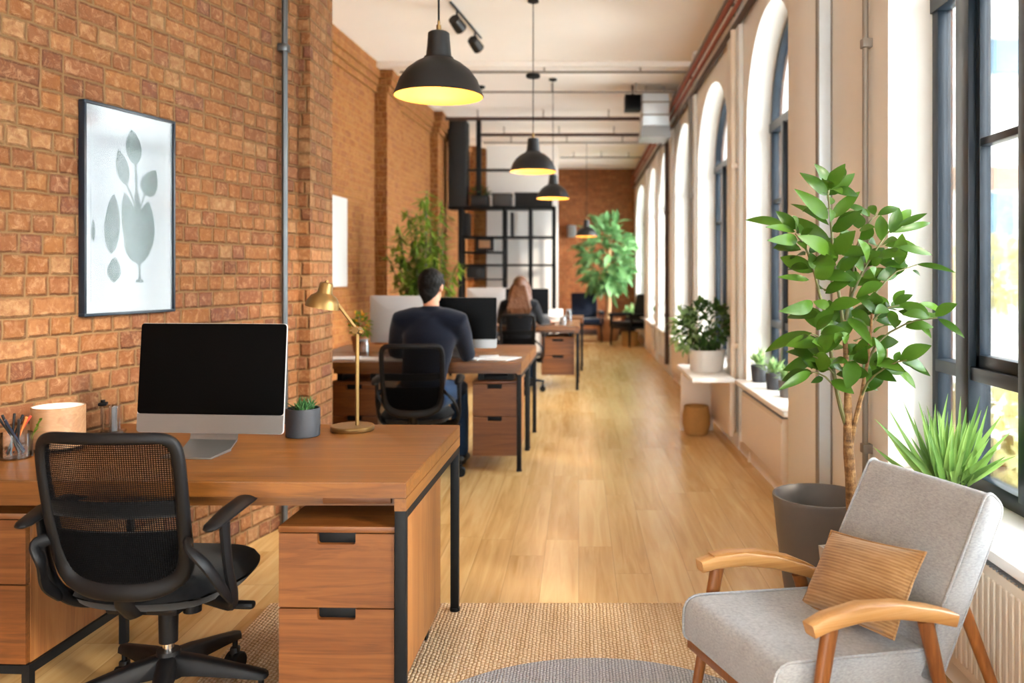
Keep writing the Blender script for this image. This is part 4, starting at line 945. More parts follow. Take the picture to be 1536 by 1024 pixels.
TY = 2.98
base = at(1281, 812, TY)
t = thing('gravel_planter', 'small square concrete planter topped with gravel behind the lounge chair', 'planter', (base.x, TY, 0), R(14))
mb = MB(); rings = []
for hw, z in ((.058, .04), (.075, .18), (.088, .34), (.090, .365), (.080, .365), (.076, .345)):
    rings.append([mb.bm.verts.new((x*hw, y*hw, z)) for x, y in ((-1, -1), (1, -1), (1, 1), (-1, 1))])
mb.skinrings(rings); mb.build('box', 'concrete', t, ang=30)
MB().lathe([(0, 0), (.085, 0), (.088, .006), (.07, .022), (.03, .042), (0, .042)], seg=32).build('foot', 'white', t)
mb = MB()
for k in range(150):
    mb.ball((rnd(-.072, .072), rnd(-.072, .072), .347 + rnd(0, .008)), (rnd(.005, .009), rnd(.005, .009), rnd(.004, .007)), 6)
tag(mb.build('gravel', 'gravel', t), None, None, None, 'stuff')

t = thing('potted_tree', 'tall leafy green tree rising from the gravel planter behind the lounge chair', 'tree', (base.x, TY, .355))
rg = random.Random(11)
def dz(px): return TY
def path(pts, d0=0.0, d1=0.0):
    n = len(pts); return [at(x, y, TY + d0 + (d1 - d0) * i / max(1, n - 1)) for i, (x, y) in enumerate(pts)]
px2m = TY / FOC
MB().tube(path([(1281, 815), (1279, 800), (1278, 760), (1276, 715), (1273, 680), (1272, 644), (1272, 610), (1272, 581), (1270, 545), (1268, 515), (1266, 480)]), [9.3*px2m, 9.2*px2m, 8.8*px2m, 8.3*px2m, 8*px2m, 7*px2m, 6.2*px2m, 5.4*px2m, 4.5*px2m, 3.8*px2m, 3*px2m], 14).build('trunk', 'bark', t, True)
branches = [
 ([(1270, 640), (1262, 615), (1256, 590), (1249, 550), (1243, 500), (1236, 465), (1229, 440), (1222, 410), (1212, 380), (1203, 362), (1193, 350)], 3.8, 1.3, 0, -.02),
 ([(1269, 525), (1265, 490), (1260, 450), (1254, 418), (1250, 380), (1246, 330), (1242, 290), (1242, 281)], 3.2, 1.2, 0, .0),
 ([(1275, 675), (1281, 640), (1288, 610), (1293, 592), (1297, 565), (1302, 540), (1306, 500), (1308, 470)], 4.6, 1.8, 0, -.06),
 ([(1266, 490), (1272, 460), (1280, 437), (1295, 405), (1310, 380), (1327, 355), (1342, 338)], 2.6, 1.2, 0, .09),
 ([(1293, 592), (1302, 573), (1313, 562), (1330, 550), (1345, 543), (1360, 540)], 2.0, 1.0, -.03, -.14),
 ([(1302, 540), (1315, 515), (1335, 498), (1358, 486), (1375, 480), (1395, 478), (1406, 477)], 2.0, .9, -.04, -.10),
 ([(1306, 485), (1317, 472), (1333, 461), (1352, 457)], 1.8, .9, -.05, -.02),
 ([(1303, 470), (1312, 440), (1330, 420), (1345, 407), (1375, 397)], 1.8, .9, .0, .05),
 ([(1268, 500), (1278, 420), (1285, 370), (1295, 343), (1314, 322)], 1.9, 1.0, .02, .12),
 ([(1246, 527), (1236, 512), (1225, 503), (1217, 500)], 1.6, .9, -.02, -.08),
 ([(1250, 560), (1240, 548), (1228, 538), (1220, 534)], 1.6, .9, -.02, -.10),
 ([(1251, 578), (1238, 565), (1226, 559), (1216, 558)], 1.6, .9, -.01, -.05)]
for pts, r0, r1, d0, d1 in branches:
    n = len(pts); P = path(pts, d0, d1); MB().tube(P, [(r0 + (r1 - r0)*i/(n-1))*px2m for i in range(n)], 8).build('branch', 'bark' if r0 > 4 else 'stem', t, True)
A = lambda x, y: (1110 + x/5.689, 240 + y/5.689)
Bq = lambda x, y: (1270 + x/5.689, 290 + y/5.689)
Cq = lambda x, y: (1140 + x/5.3875, 410 + y/5.3875)
Dq = lambda x, y: (1270 + x/5.689, 430 + y/5.689)
L = []
def add(fn, b, tip, w, d=None): L.append((fn(*b), fn(*tip), w / 5.6, d))
for a in (((755, 235), (645, 50), 108), ((755, 235), (885, 50), 108), ((745, 300), (530, 125), 98), ((760, 300), (960, 130), 98), ((750, 500), (490, 270), 115), ((775, 500), (1000, 290), 100), ((757, 555), (460, 390), 92), ((785, 610), (1020, 440), 100), ((767, 680), (430, 500), 112), ((380, 550), (75, 515), 78), ((470, 610), (240, 575), 68), ((490, 680), (255, 685), 95), ((470, 590), (320, 450), 100), ((480, 620), (450, 490), 105), ((520, 660), (615, 590), 72), ((790, 800), (520, 660), 130), ((812, 800), (970, 620), 140), ((590, 790), (660, 745), 65), ((640, 950), (370, 840), 130), ((630, 930), (600, 800), 105), ((650, 1010), (790, 900), 150), ((590, 1022), (345, 1000), 62), ((820, 940), (945, 820), 90), ((780, 420), (770, 520), 60), ((500, 690), (560, 760), 70), ((800, 840), (690, 905), 80)): add(A, *a)
for a in (((240, 185), (205, 110), 72), ((265, 185), (430, 130), 72), ((370, 340), (440, 140), 112), ((400, 320), (535, 150), 92), ((440, 280), (665, 180), 58), ((390, 335), (690, 258), 62), ((440, 460), (705, 520), 76), ((600, 605), (900, 670), 52), ((300, 440), (425, 400), 100), ((290, 400), (290, 205), 110), ((165, 605), (100, 410), 132), ((215, 610), (300, 560), 72), ((260, 730), (430, 650), 112), ((235, 705), (200, 640), 85), ((430, 640), (490, 570), 52), ((100, 300), (100, 180), 110), ((110, 310), (230, 290), 72), ((140, 660), (10, 530), 92), ((60, 800), (0, 650), 95), ((232, 960), (235, 850), 132), ((260, 1022), (100, 890), 82), ((60, 340), (-60, 410), 105), ((10, 215), (110, 160), 62), ((250, 430), (190, 420), 90), ((560, 655), (620, 700), 36), ((440, 470), (380, 490), 40), ((120, 720), (30, 700), 90), ((180, 560), (280, 500), 80)): add(Bq, *a)
for a in (((250, 240), (95, 100), 84), ((360, 180), (270, 80), 62), ((440, 160), (640, 185), 84), ((620, 140), (800, 245), 74), ((780, 270), (985, 420), 62), ((680, 265), (800, 240), 42), ((590, 290), (710, 425), 62), ((500, 310), (612, 340), 55), ((375, 200), (412, 345), 84), ((230, 470), (425, 470), 115), ((215, 710), (325, 540), 122), ((215, 720), (405, 800), 105), ((500, 625), (695, 750), 74), ((390, 670), (570, 850), 64), ((410, 640), (450, 560), 60), ((450, 635), (525, 590), 52), ((65, 630), (10, 850), 145, -.16), ((40, 200), (200, 330), 100), ((10, 270), (200, 485), 100, -.1), ((100, 650), (160, 520), 112), ((340, 620), (385, 655), 52), ((60, 620), (0, 520), 122), ((180, 720), (170, 800), 40), ((470, 290), (400, 330), 60)): add(Dq, *a)
for a in (((430, 245), (178, 300), 112), ((525, 450), (335, 285), 150), ((420, 480), (75, 622), 112), ((470, 530), (293, 600), 112), ((430, 665), (208, 772), 112), ((410, 795), (170, 930), 78), ((510, 840), (420, 880), 52), ((560, 460), (735, 290), 132), ((580, 400), (560, 230), 130), ((520, 620), (430, 560), 132), ((480, 770), (335, 730), 80), ((555, 770), (480, 780), 70), ((640, 560), (590, 450), 90), ((840, 680), (720, 580), 122), ((560, 260), (440, 230), 80), ((700, 560), (660, 480), 90), ((600, 620), (680, 600), 80)): add(Cq, *a)
mb = MB(); mpet = MB()
for (b, e, w, d) in L:
    dep = d if d is not None else rg.uniform(-.13, .10); dt = dep + rg.uniform(-.06, .05)
    p, q = at(*b, TY + dep * .5), at(*e, TY + dt)
    q = p + (q - p) * 1.1
    roll = Vector((rg.uniform(-.45, .45), -1, rg.uniform(-.1, .75)))
    mb.leaf(p, q, w * px2m * 1.04, -roll if False else roll, rg.uniform(.08, .2), rg.uniform(.12, .35), 9, .82, .82)
rg = random.Random(29)
for pts, r0, r1, d0, d1 in branches:
    P = path(pts, d0, d1); n = len(P)
    for k in range(14 if r0 > 3 else 7):
        f = rg.uniform(.42 if r0 > 3 else .25, .98) * (n - 1); i = min(n - 2, int(f)); p = P[i].lerp(P[i+1], f - i)
        d = Vector((rg.gauss(0, 1), rg.gauss(.3, .8), rg.uniform(-.5, .7))).normalized(); l = rg.uniform(.075, .125)
        s0 = p + d * .02; mb.leaf(s0, s0 + d * l, l * rg.uniform(.42, .55), Vector((rg.uniform(-.5, .5), -.8, .7)), rg.uniform(.08, .2), .25, 8, .82, .82)
mb.build('foliage', 'leaf', t, True, recalc=False, ang=60)

# spiky plant on the window sill behind the chair
t = thing('spiky_plant', 'spiky long-bladed green plant on the window sill behind the lounge chair', 'potted plant', (1.335, 3.02, SILL))
MB().lathe([(0, 0), (.06, 0), (.068, .03), (.07, .034), (.064, .034), (.06, .026), (0, .026)], seg=32).build('pot', 'charcoal', t)
mb = MB(); rg = random.Random(5)
tips = [(1312, 628), (1331, 610), (1354, 600), (1378, 602), (1390, 608), (1422, 590), (1441, 594), (1470, 594), (1489, 602), (1508, 617), (1532, 628), (1536, 664), (1350, 640), (1366, 655), (1400, 640), (1410, 620), (1430, 640), (1450, 610), (1463, 640), (1480, 632), (1495, 645), (1508, 655), (1384, 634), (1395, 618), (1428, 614), (1455, 630), (1310, 670), (1475, 612), (1415, 655), (1440, 625), (1370, 625), (1500, 668), (1403, 605)] + [(1422 + rg.gauss(0, 42), rg.uniform(615, 680)) for _ in range(34)]
for k, (x, y) in enumerate(tips):
    q = at(x, y, 3.02 + rg.uniform(-.16, .12)); b = Vector((1.335 + (x - 1422) * .00055 + rg.uniform(-.02, .02), 3.02 + rg.uniform(-.035, .035), SILL + .03))
    if q.x > 1.44: q.y -= (q.x - 1.44) * 1.5; q.x = 1.44
    n = Vector((-(q.x - b.x), -1.0 + rg.uniform(-.3, .3), .3)); mb.leaf(b, q, rg.uniform(.016, .023), n, rg.uniform(-.12, .04), .35, 9, .75, .62)
mb.build('blades', 'blade', t, True, recalc=False, ang=60)
MB().lathe([(0, .026), (.06, .026), (.03, .032), (0, .033)], seg=24).build('soil', 'soil', t)

# ------------------------------------------------------------------ small sill pots, planter table, cane basket
def small_plant(label, x, y, z, r, h, leaf, n, L_, w, potm, up=.6, seed=1, group='small potted plants on the sill'):
    t = thing('potted_plant', label, 'potted plant', (x, y, z), 0, group)
    MB().lathe([(0, 0), (r*.78, 0), (r*.82, .004), (r, h), (r*.92, h), (r*.9, h*.88), (0, h*.88)], seg=28).build('pot', potm, t)
    MB().lathe([(0, h*.87), (r*.9, h*.87), (r*.5, h*.93), (0, h*.94)], seg=20).build('soil', 'soil', t)
    rg = random.Random(seed); mb = MB()
    for k in range(n):
        a = rg.uniform(0, 2*PI); el = rg.uniform(.15, 1.5); d = Vector((math.cos(a)*math.cos(el), math.sin(a)*math.cos(el), math.sin(el) * up + .25)).normalized()
        b = Vector((rg.uniform(-.5, .5)*r, rg.uniform(-.5, .5)*r, h)); l = L_ * rg.uniform(.5, 1.1); s = b + d * l * rg.uniform(0, .55)
        mb.leaf(s, s + d * l * .6 + Vector((0, 0, rg.uniform(-.03, .01))), w * rg.uniform(.7, 1.2), Vector((-d.x*.4, -d.y*.4, 1)), .15, .3, 5, .8, .75)
    mb.build('foliage', leaf, t, recalc=False); return t
small_plant('leafy green plant in a charcoal pot on the sill, farthest of three', 1.335, 6.17, SILL, .062, .125, 'leaf_pale', 90, .13, .02, 'charcoal', 1.2, 3)
small_plant('pale feathery plant in a charcoal pot on the sill, middle of three', 1.345, 5.76, SILL, .052, .115, 'leaf_pale', 90, .11, .018, 'charcoal', .9, 4)
small_plant('pale plant in a taupe pot on the sill nearest the pier', 1.35, 5.40, SILL, .055, .11, 'leaf_pale', 90, .12, .02, 'greypot', .9, 6)
t = thing('planter_bench', 'small white bench against the window wall carrying the white planter', 'bench', (1.04, 6.82, 0))
bz(.86, 1.183, 6.30, 7.30, .535, .57, 'top', 'white', t, .006, True)
bz(.89, 1.17, 7.24, 7.29, .0, .5345, 'support', 'cream', t, .004, True); bz(1.15, 1.18, 6.34, 7.24, .12, .5345, 'back_panel', 'cream', t, .004, True)
t = thing('woven_basket', 'round tan woven basket on the floor beneath the white bench', 'basket', (1.0, 7.08, 0))
MB().lathe([(0, 0), (.085, 0), (.10, .012), (.118, .09), (.118, .16), (.104, .23), (.098, .235), (.094, .225), (.106, .15), (.09, .02), (0, .015)], seg=36).build('basket_body', 'basket', t)
MB().lathe([(.099, .224), (.106, .228), (.107, .238), (.100, .244), (.094, .238)], seg=36, cap=False).build('rim', 'basket', t)
t = thing('bushy_planter', 'dark bushy plant in a white planter on the white bench', 'potted plant', (1.045, 6.80, .57))
MB().lathe([(0, 0), (.125, 0), (.132, .006), (.15, .175), (.14, .175), (.135, .15), (0, .15)], seg=40).build('pot', 'whitepot', t)
MB().lathe([(0, .149), (.135, .15), (.06, .16), (0, .16)], seg=24).build('soil', 'soil', t)
crown(MB(), (0, .02, .37), (.21, .2, .19), 420, .075, .04, 21).build('foliage', 'leaf_dark', t, recalc=False)
mb = MB()
for k in range(10):
    a = k * .63; mb.tube([(0, 0, .15), (.06*math.cos(a), .06*math.sin(a), .26), (.13*math.cos(a), .13*math.sin(a), .36)], .005, 6)
mb.build('stems', 'stem', t); crown(MB(), (-.17, 0, .33), (.09, .12, .18), 110, .09, .035, 23).build('trailing_leaves', 'leaf_pale', t, recalc=False)
# ------------------------------------------------------------------ pendants and track light
def pendant(label, x, y, zrim, r=.2):
    t = thing('pendant_lamp', label, 'lamp', (x, y, zrim), 0, 'black dome pendant lamps'); k = r / .2
    outer = [(.2, .0), (.204, .004), (.2, .012), (.193, .03), (.176, .075), (.145, .118), (.105, .15), (.068, .17), (.066, .178), (.058, .18), (.052, .24), (.048, .288), (.04, .294), (0, .294)]
    mb = MB(); mb.lathe([(a*k, b*k) for a, b in outer], seg=64, cap=False); mb.build('shade', 'shadeblack', t, ang=25)
    inner = [(.2, .0), (.196, .006), (.189, .03), (.172, .073), (.141, .114), (.102, .145), (.06, .163), (.03, .168), (0, .168)]
    MB().lathe([(a*k, b*k) for a, b in inner], seg=64, cap=False).build('gold_lining', 'gold', t, ang=60)
    b = MB().ball((0, 0, .085*k), .032*k, 18).cyl((0, 0, .11*k), (0, 0, .165*k), .018*k, seg=14).build('bulb', 'bulb', t)
    MB().cyl((0, 0, .294*k), (0, 0, .325*k), .011*k, seg=14).cyl((0, 0, .32*k), (0, 0, .345*k), .006, seg=10).build('cord_grip', 'brass', t)
    MB().cyl((0, 0, .335*k), (0, 0, H - zrim - .02), .0045, seg=8).build('cord', 'blackplastic', t)
    MB().lathe([(0, H - zrim - .001), (.05, H - zrim - .001), (.05, H - zrim - .02), (.012, H - zrim - .035), (0, H - zrim - .035)], seg=24).build('ceiling_rose', 'blackmetal', t)
    li = bpy.data.lights.new('bulb_light', 'POINT'); li.energy = 6; li.color = (1, .76, .5); li.shadow_soft_size = .035
    lo = bpy.data.objects.new('bulb_light', li); col.objects.link(lo); lo.parent = t; lo.location = (0, 0, .035*k)
    return t
mk = NT('warm_bulb'); nz = mk.noise(mk.obj(), 4); mk.set(Base_Color=(1, .8, .5, 1), Emission_Color=(1, .72, .38, 1), Emission_Strength=mk.math('ADD', 2.0, nz.outputs[0])); M['bulb'] = mk.m
pendant('black dome pendant lamp with gold lining, nearest and largest', -.638, 3.8, 2.165)
pendant('black dome pendant lamp on a rod with a disc, second from the camera', -.397, 7.27, 2.25)
pendant('black dome pendant lamp third from the camera, half behind the second', -.314, 10.2, 2.285)
pendant('black dome pendant lamp farthest down the room by the big plant', .14, 14.75, 2.03)
d = [o for o in col.objects if o.name == 'pendant_lamp.001'][0]
MB().lathe([(0, .82), (.055, .82), (.062, .826), (.062, .846), (.055, .852), (0, .852)], seg=28).build('cable_disc', 'blackmetal', d)
t = thing('track_light', 'short black ceiling track with two spotlights', 'spotlight', (-1.04, 7.9, H))
p0, p1 = Vector((-1.12, 7.3, H - .012)), Vector((-.985, 8.4, H - .012))
MB().tube([p0, p1], .014, 4, 1, (0, 0, 1)).build('track', 'blackmetal', t, True)
for f in (.18, .78):
    c = p0.lerp(p1, f); s = MB()
    s.cyl(c, c + Vector((0, 0, -.10)), .009, seg=10); s.tube([c + Vector((-.02, -.05, -.10)), c + Vector((.0, .0, -.125)), c + Vector((.03, .055, -.16))], [.05, .055, .058], 18).build('spotlight_head', 'shadeblack', t, True)
t = thing('ceiling_hook', 'small black ceiling mount seen just behind the nearest pendant lamp', 'ceiling mount', (-1.25, 10.6, H - .03))
MB().lathe([(0, 0), (.05, 0), (.06, .012), (.06, .029), (0, .029)], seg=24).build('plate', 'blackmetal', t); MB().cyl((0, 0, -.05), (0, 0, .002), .012, seg=10).build('stub', 'blackmetal', t)

# ------------------------------------------------------------------ people
def ell(mb, c, r, rot=None, seg=20): return mb.ball(c, r, seg, rot)
def fuse(o, vox, sm=4, sub=False):
    m = o.modifiers.new('fuse', 'REMESH'); m.mode = 'VOXEL'; m.voxel_size = vox; m.use_smooth_shade = True
    s = o.modifiers.new('relax', 'SMOOTH'); s.factor = .5; s.iterations = sm; return o
def hand(mb, wrist, fwd, side, down, s=1.0):
    """palm, four unequal curled fingers, thumb from the side of the palm"""
    f, sd, dn = Vector(fwd).normalized(), Vector(side).normalized(), Vector(down).normalized(); w = Vector(wrist)
    mb.tube([w, w + f*.03*s, w + f*.085*s], [.024*s, .034*s, .036*s], 12, .5, dn, round_=True)
    for k, (o, l) in enumerate(((-.027, .066), (-.009, .076), (.009, .071), (.026, .055))):
        b = w + f*.088*s + sd*o*s; mb.tube([b - f*.02*s, b + f*l*.45*s + dn*.004, b + f*l*.78*s + dn*.016*s, b + f*l*.92*s + dn*.030*s], [.009*s, .0085*s, .008*s, .007*s], 8, round_=True)
    b = w + f*.03*s - sd*.03*s; mb.tube([b, b - sd*.022*s + f*.025*s + dn*.008, b - sd*.026*s + f*.055*s + dn*.016], [.012*s, .010*s, .008*s], 8, round_=True)
def person(name, label, hip, chest, neck, head, shoulders, elbows, wrists, knees, ankles, toes, yaw, cloth, legs, hairm, female=False):
    t = thing(name, label, 'person', (hip[0], hip[1], 0)); V = Vector
    hip, chest, neck, head = V(hip), V(chest), V(neck), V(head); ry = Matrix.Rotation(yaw, 4, 'Z') @ Matrix.Rotation(R(-12), 4, 'X'); hp = lambda x, y, z: head + (ry @ V((x, y, z)))
    k = .93 if female else 1.0
    mb = MB()
    fw_ = V((0, .03, 0)); mb.tube([hip + fw_, hip.lerp(chest, .45) + fw_, chest + fw_], [.10*k, .095*k, .12*k], 16, .55, (0, 1, 0), round_=True)
    mb.tube([neck - V((0, .01, .10)), neck, hp(0, -.015, -.05)], [.062*k, .054*k, .056*k], 16)
    ell(mb, hp(0, -.008, .02), (.074*k, .095*k, .098*k), ry); ell(mb, hp(0, .03, -.05), (.056*k, .062*k, .066*k), ry); ell(mb, hp(0, .055, -.088), (.03*k, .028*k, .022*k), ry)
    mb.tube([hp(0, .088, .018), hp(0, .112, -.022), hp(0, .092, -.032)], [.008, .013, .011], 8); ell(mb, hp(0, .083, -.062), (.024, .012, .008), ry)
    for s in (-1, 1):
        ell(mb, hp(s*.077*k, -.008, -.005), (.011, .02, .031), ry @ Matrix.Rotation(R(s*14), 4, 'Z')); ell(mb, hp(s*.03, .078, .028), (.02, .012, .008), ry)
    for sh, el_, wr in zip(shoulders, elbows, wrists):
        sh, el_, wr = V(sh), V(el_), V(wr); mb.tube([sh, sh.lerp(el_, .5), el_, el_.lerp(wr, .4), wr], [.042*k, .038*k, .034*k, .034*k, .024*k], 12, round_=True)
        f = (wr - el_).normalized(); f.z *= .3; f.normalize(); sd = V((f.y, -f.x, 0)).normalized(); sgn = 1 if sh.x > chest.x else -1
        hand(mb, wr, f, sd * sgn, (0, 0, -1), k)
        mb.tube([chest + V((0, .02, .05)), sh], [.05*k, .04*k], 10)
    for kn, an, to in zip(knees, ankles, toes):
        kn, an, to = V(kn), V(an), V(to); s = 1 if kn.x > hip.x else -1
        mb.tube([hip + V((s*.08, 0, -.01)), kn, kn.lerp(an, .35), an, to], [.075*k, .052*k, .052*k, .036*k, .028*k], 12, round_=True)
    fuse(mb.build('body', 'skin', t, True), .008, 3)
    # sweater
    mb = MB()
    mb.tube([hip + V((0, -.01, -.03)), hip.lerp(chest, .3), hip.lerp(chest, .7), chest, chest.lerp(neck, .55), neck + V((0, -.005, -.03))], [.158*k, .150*k, .166*k, .182*k, .150*k, .075*k], 22, .70, (0, 1, 0))
    mb.tube([neck + V((0, -.004, -.05)), neck + V((0, .0, .008))], [.072*k, .064*k], 18)
    for sh, el_, wr in zip(shoulders, elbows, wrists):
        sh, el_, wr = V(sh), V(el_), V(wr); top = chest.lerp(neck, .5)
        mb.tube([top, top.lerp(sh, .6) + V((0, 0, .012)), sh, sh.lerp(el_, .35), sh.lerp(el_, .7), el_, el_.lerp(wr, .4), el_.lerp(wr, .93)], [.095*k, .085*k, .076*k, .070*k, .062*k, .057*k, .054*k, .040*k], 16, round_=True)
    fuse(mb.build('sweater', cloth, t, True), .011, 14)
    mb = MB()
    mb.tube([hip + V((0, -.03, -.02)), hip + V((0, .04, -.015))], [.16*k, .15*k], 16, .6, (0, 0, 1), round_=True)
    for kn, an, to in zip(knees, ankles, toes):
        kn, an = V(kn), V(an); s = 1 if kn.x > hip.x else -1
        mb.tube([hip + V((s*.09, 0, -.012)), (hip + V((s*.09, 0, -.012))).lerp(kn, .5), kn, kn.lerp(an, .4), an + V((0, 0, .02))], [.10*k, .088*k, .072*k, .066*k, .052*k], 14, round_=True)
    fuse(mb.build('trousers', legs, t, True), .011, 4)
    for an, to in zip(ankles, toes):
        an, to = V(an), V(to); mb = MB(); d = to - an; d.z = 0; hl = an - d.normalized() * .045
        mb.tube([V((hl.x, hl.y, .05)), V((an.x, an.y, .06)), V((to.x, to.y, .042)), V((to.x, to.y, .04)) + d.normalized()*.04], [.042, .046, .042, .03], 12, .8, (0, 0, 1), round_=True); mb.build('shoe', 'blackplastic', t, True)
    mb = MB()
    if female:
        ell(mb, hp(0, -.022, .034), (.088, .104, .098), ry); b = neck
        mb.tube([hp(0, -.05, .03), hp(0, -.078, -.06), b + V((0, -.085, .0)), b + V((.0, -.105, -.10)), b + V((.005, -.12, -.17))], [.085, .105, .128, .122, .07], 22, .46, (0, 1, 0), round_=True)
        for s in (-1, 1): mb.tube([hp(s*.06, .02, .06), hp(s*.092, -.01, -.02), b + V((s*.10, -.02, .0)), b + V((s*.115, -.055, -.10)), b + V((s*.105, -.09, -.15))], [.03, .036, .044, .038, .02], 10)
        for q in range(14):
            x = -.13 + .02 * q; mb.tube([hp(x*.5, -.10, .0), b + V((x*.8, -.135, -.02)), b + V((x + .006*math.sin(q*2.1), -.15, -.11)), b + V((x*.95 + .01*math.sin(q*1.3), -.14, -.19))], [.012, .014, .013, .005], 8)
    else:
        ell(mb, hp(0, -.022, .034), (.086, .102, .094), ry); mb.tube([hp(0, -.03, .03), hp(0, -.046, -.03), hp(0, -.052, -.075), hp(0, -.05, -.10)], [.082, .070, .054, .036], 18, .8, (0, 1, 0), round_=True); ell(mb, hp(0, .03, .085), (.066, .06, .034), ry)
        for s in (-1, 1): mb.tube([hp(s*.073, .022, .05), hp(s*.076, .018, .0), hp(s*.074, .016, -.02)], [.014, .008, .004], 8)
    h = fuse(mb.build('hair', hairm, t, True), .007, 3)
    dt = bpy.data.textures.new('strands', 'CLOUDS'); dt.noise_scale = .018
    dm = h.modifiers.new('strands', 'DISPLACE'); dm.texture = dt; dm.strength = .010; dm.mid_level = .5
    for s in (-1, 1): MB().ball(hp(s*.03, .076, .012), .012, 12).build('eye', 'eye', t, True)
    return t
mk = NT('eyeball'); nz = mk.noise(mk.obj(), 20); mk.set(Base_Color=mk.mix(nz.outputs[0], lin('#3a2a20'), lin('#e8e2dc')), Roughness=.2); M['eye'] = mk.m
person('person', 'seated man with short dark hair in a navy sweater, back to the camera', (-1.05, 5.56, .56), (-1.005, 5.62, .93), (-1.0, 5.655, 1.135), (-1.005, 5.70, 1.268),
       [(-1.20, 5.64, 1.045), (-.81, 5.62, 1.04)], [(-1.28, 5.82, .82), (-.775, 5.79, .80)], [(-1.14, 6.06, .79), (-.80, 6.06, .79)], [(-1.19, 6.0, .53), (-.86, 5.97, .54)], [(-1.17, 5.93, .09), (-.83, 5.89, .09)], [(-1.19, 6.08, .045), (-.83, 6.05, .045)], R(-14), 'navy', 'denim', 'hair_dark')
person('person', 'seated woman with long brown hair in a dark top, back to the camera', (-.70, 9.62, .55), (-.69, 9.68, .90), (-.685, 9.71, 1.08), (-.678, 9.745, 1.205),
       [(-.86, 9.70, 1.0), (-.52, 9.68, 1.0)], [(-.92, 9.83, .81), (-.45, 9.82, .81)], [(-.78, 10.02, .785), (-.36, 10.02, .785)], [(-.80, 10.05, .53), (-.60, 10.05, .53)], [(-.78, 9.98, .09), (-.58, 9.98, .09)], [(-.79, 10.12, .045), (-.58, 10.12, .045)], R(-6), 'dark_knit', 'denim', 'hair_brown', True)

# ------------------------------------------------------------------ papers and small things on the farther desks
def sheetpaper(label, x, y, w, d, rz, z=.7508, n=4, name='paper_sheets', cat='papers', mat='paper', group=None, th=.0012):
    t = thing(name, label, cat, (x, y, z), rz, group); rg = random.Random(int(x*100)); h = 0
    for k in range(n):
        MB().box(-w/2 + rg.uniform(-.008, .008), w/2, -d/2, d/2 + rg.uniform(-.008, .008), h, h + th).build('sheet', mat, t); h += th + .0003
    return t
sheetpaper('white papers on the desk corner by the first brick pier', -1.72, 5.98, .30, .21, R(8))
sheetpaper('white papers lying just behind the backrest of the man\'s chair', -1.36, 5.92, .42, .2, R(-3), n=5)
sheetpaper('white papers on the open corner of the man\'s desk', -.56, 5.97, .21, .27, R(-20))
sheetpaper('white notepad near the man\'s right hand', -.735, 5.93, .10, .14, R(-20), n=6)
t = thing('flower_pot', 'orange-flowered plant in a clay pot by the silver computer\'s back', 'potted plant', (-1.72, 6.56, .75))
MB().lathe([(0, 0), (.05, 0), (.07, .12), (.063, .12), (.06, .105), (0, .105)], seg=24).build('pot', 'terracotta', t)
crown(MB(), (0, 0, .2), (.07, .06, .08), 90, .06, .022, 31).build('foliage', 'leaf_bamboo', t, recalc=False); crown(MB(), (0, 0, .23), (.07, .06, .08), 26, .03, .024, 32).build('blossoms', 'flower', t, recalc=False)
def jar(label, x, y, r, h, z=.75):
    t = thing('glass_jar', label, 'jar', (x, y, z), 0, 'glass jars on the desks'); MB().lathe([(0, 0), (r, 0), (r, h*.8), (r*.8, h), (r*.72, h), (r*.9, h*.78), (r*.9, .006), (0, .006)], seg=24).build('jar', 'acrylic', t); MB().cyl((0, 0, h), (0, 0, h + .012), r*.82, seg=20).build('lid', 'greyplastic', t); return t
jar('clear glass jar on the papers beside the brass lamp pole', -1.60, 6.20, .04, .11); jar('small clear jar by the edge of the woman\'s desk', -.19, 10.02, .04, .09); jar('taller clear jar on the desk facing the woman', -.13, 10.9, .045, .14)
t = thing('white_printer', 'low white printer on the desk beyond the woman', 'printer', (-.35, 10.95, .75))
MB().box(-.14, .14, -.13, .13, .03, .15, .01).box(-.12, .12, -.11, .11, 0, .03).build('body', 'white', t); bz(-.10, .10, -.20, -.13, .06, .066, 'paper_tray', 'paper', t, .002); bz(-.05, .05, -.06, .06, .15, .156, 'scanner_lid', 'greyplastic', t, .002)
t = thing('notebook', 'closed tan notebook in front of the man\'s silver computer', 'notebook', (-.66, 6.12, .75), R(6)); bz(-.07, .07, -.05, .05, .0005, .018, 'pages', 'paper', t); MB().box(-.073, .073, -.053, .053, .0185, .021, .001).box(-.074, -.0705, -.053, .053, .0003, .021).build('cover', 'veneer', t)

# ------------------------------------------------------------------ black rack with its boxes
ZR = 12.8
def rk(px, py): p = at(px, py, ZR); return p.x, p.z
t = thing('storage_rack', 'tall black metal rack in front of the white partition', 'shelf', (-1.1, ZR + .2, 0))
def post(px, y, z1, w=.045, z0=0): x = (px - VPX)*ZR/FOC; bz(x - w/2, x + w/2, y - w/2, y + w/2, z0, z1, 'post', 'blackmetal', t, .002, True)
ztop = rk(0, 310)[1]
for px, w in ((691, .07), (756, .045), (795, .045), (831, .06)):
    post(px, ZR, ztop, w); post(px, ZR + .38, ztop, .04)
post(717, ZR + .1, H - .01, .075, ztop)
def board(py, px0, px1, th=.03): x0, z = rk(px0, py); x1, _ = rk(px1, py); bz(x0, x1, ZR - .02, ZR + .4, z - th, z, 'shelf_board', 'blackmetal', t, .002, True)
board(309, 672, 833, .04); board(354, 690, 831); board(377, 690, 757, .025); board(396, 690, 831); board(418, 690, 757, .02)
bz(rk(690, 0)[0], rk(833, 0)[0], ZR - .01, ZR + .39, .10, .13, 'shelf_board', 'blackmetal', t, .002, True)
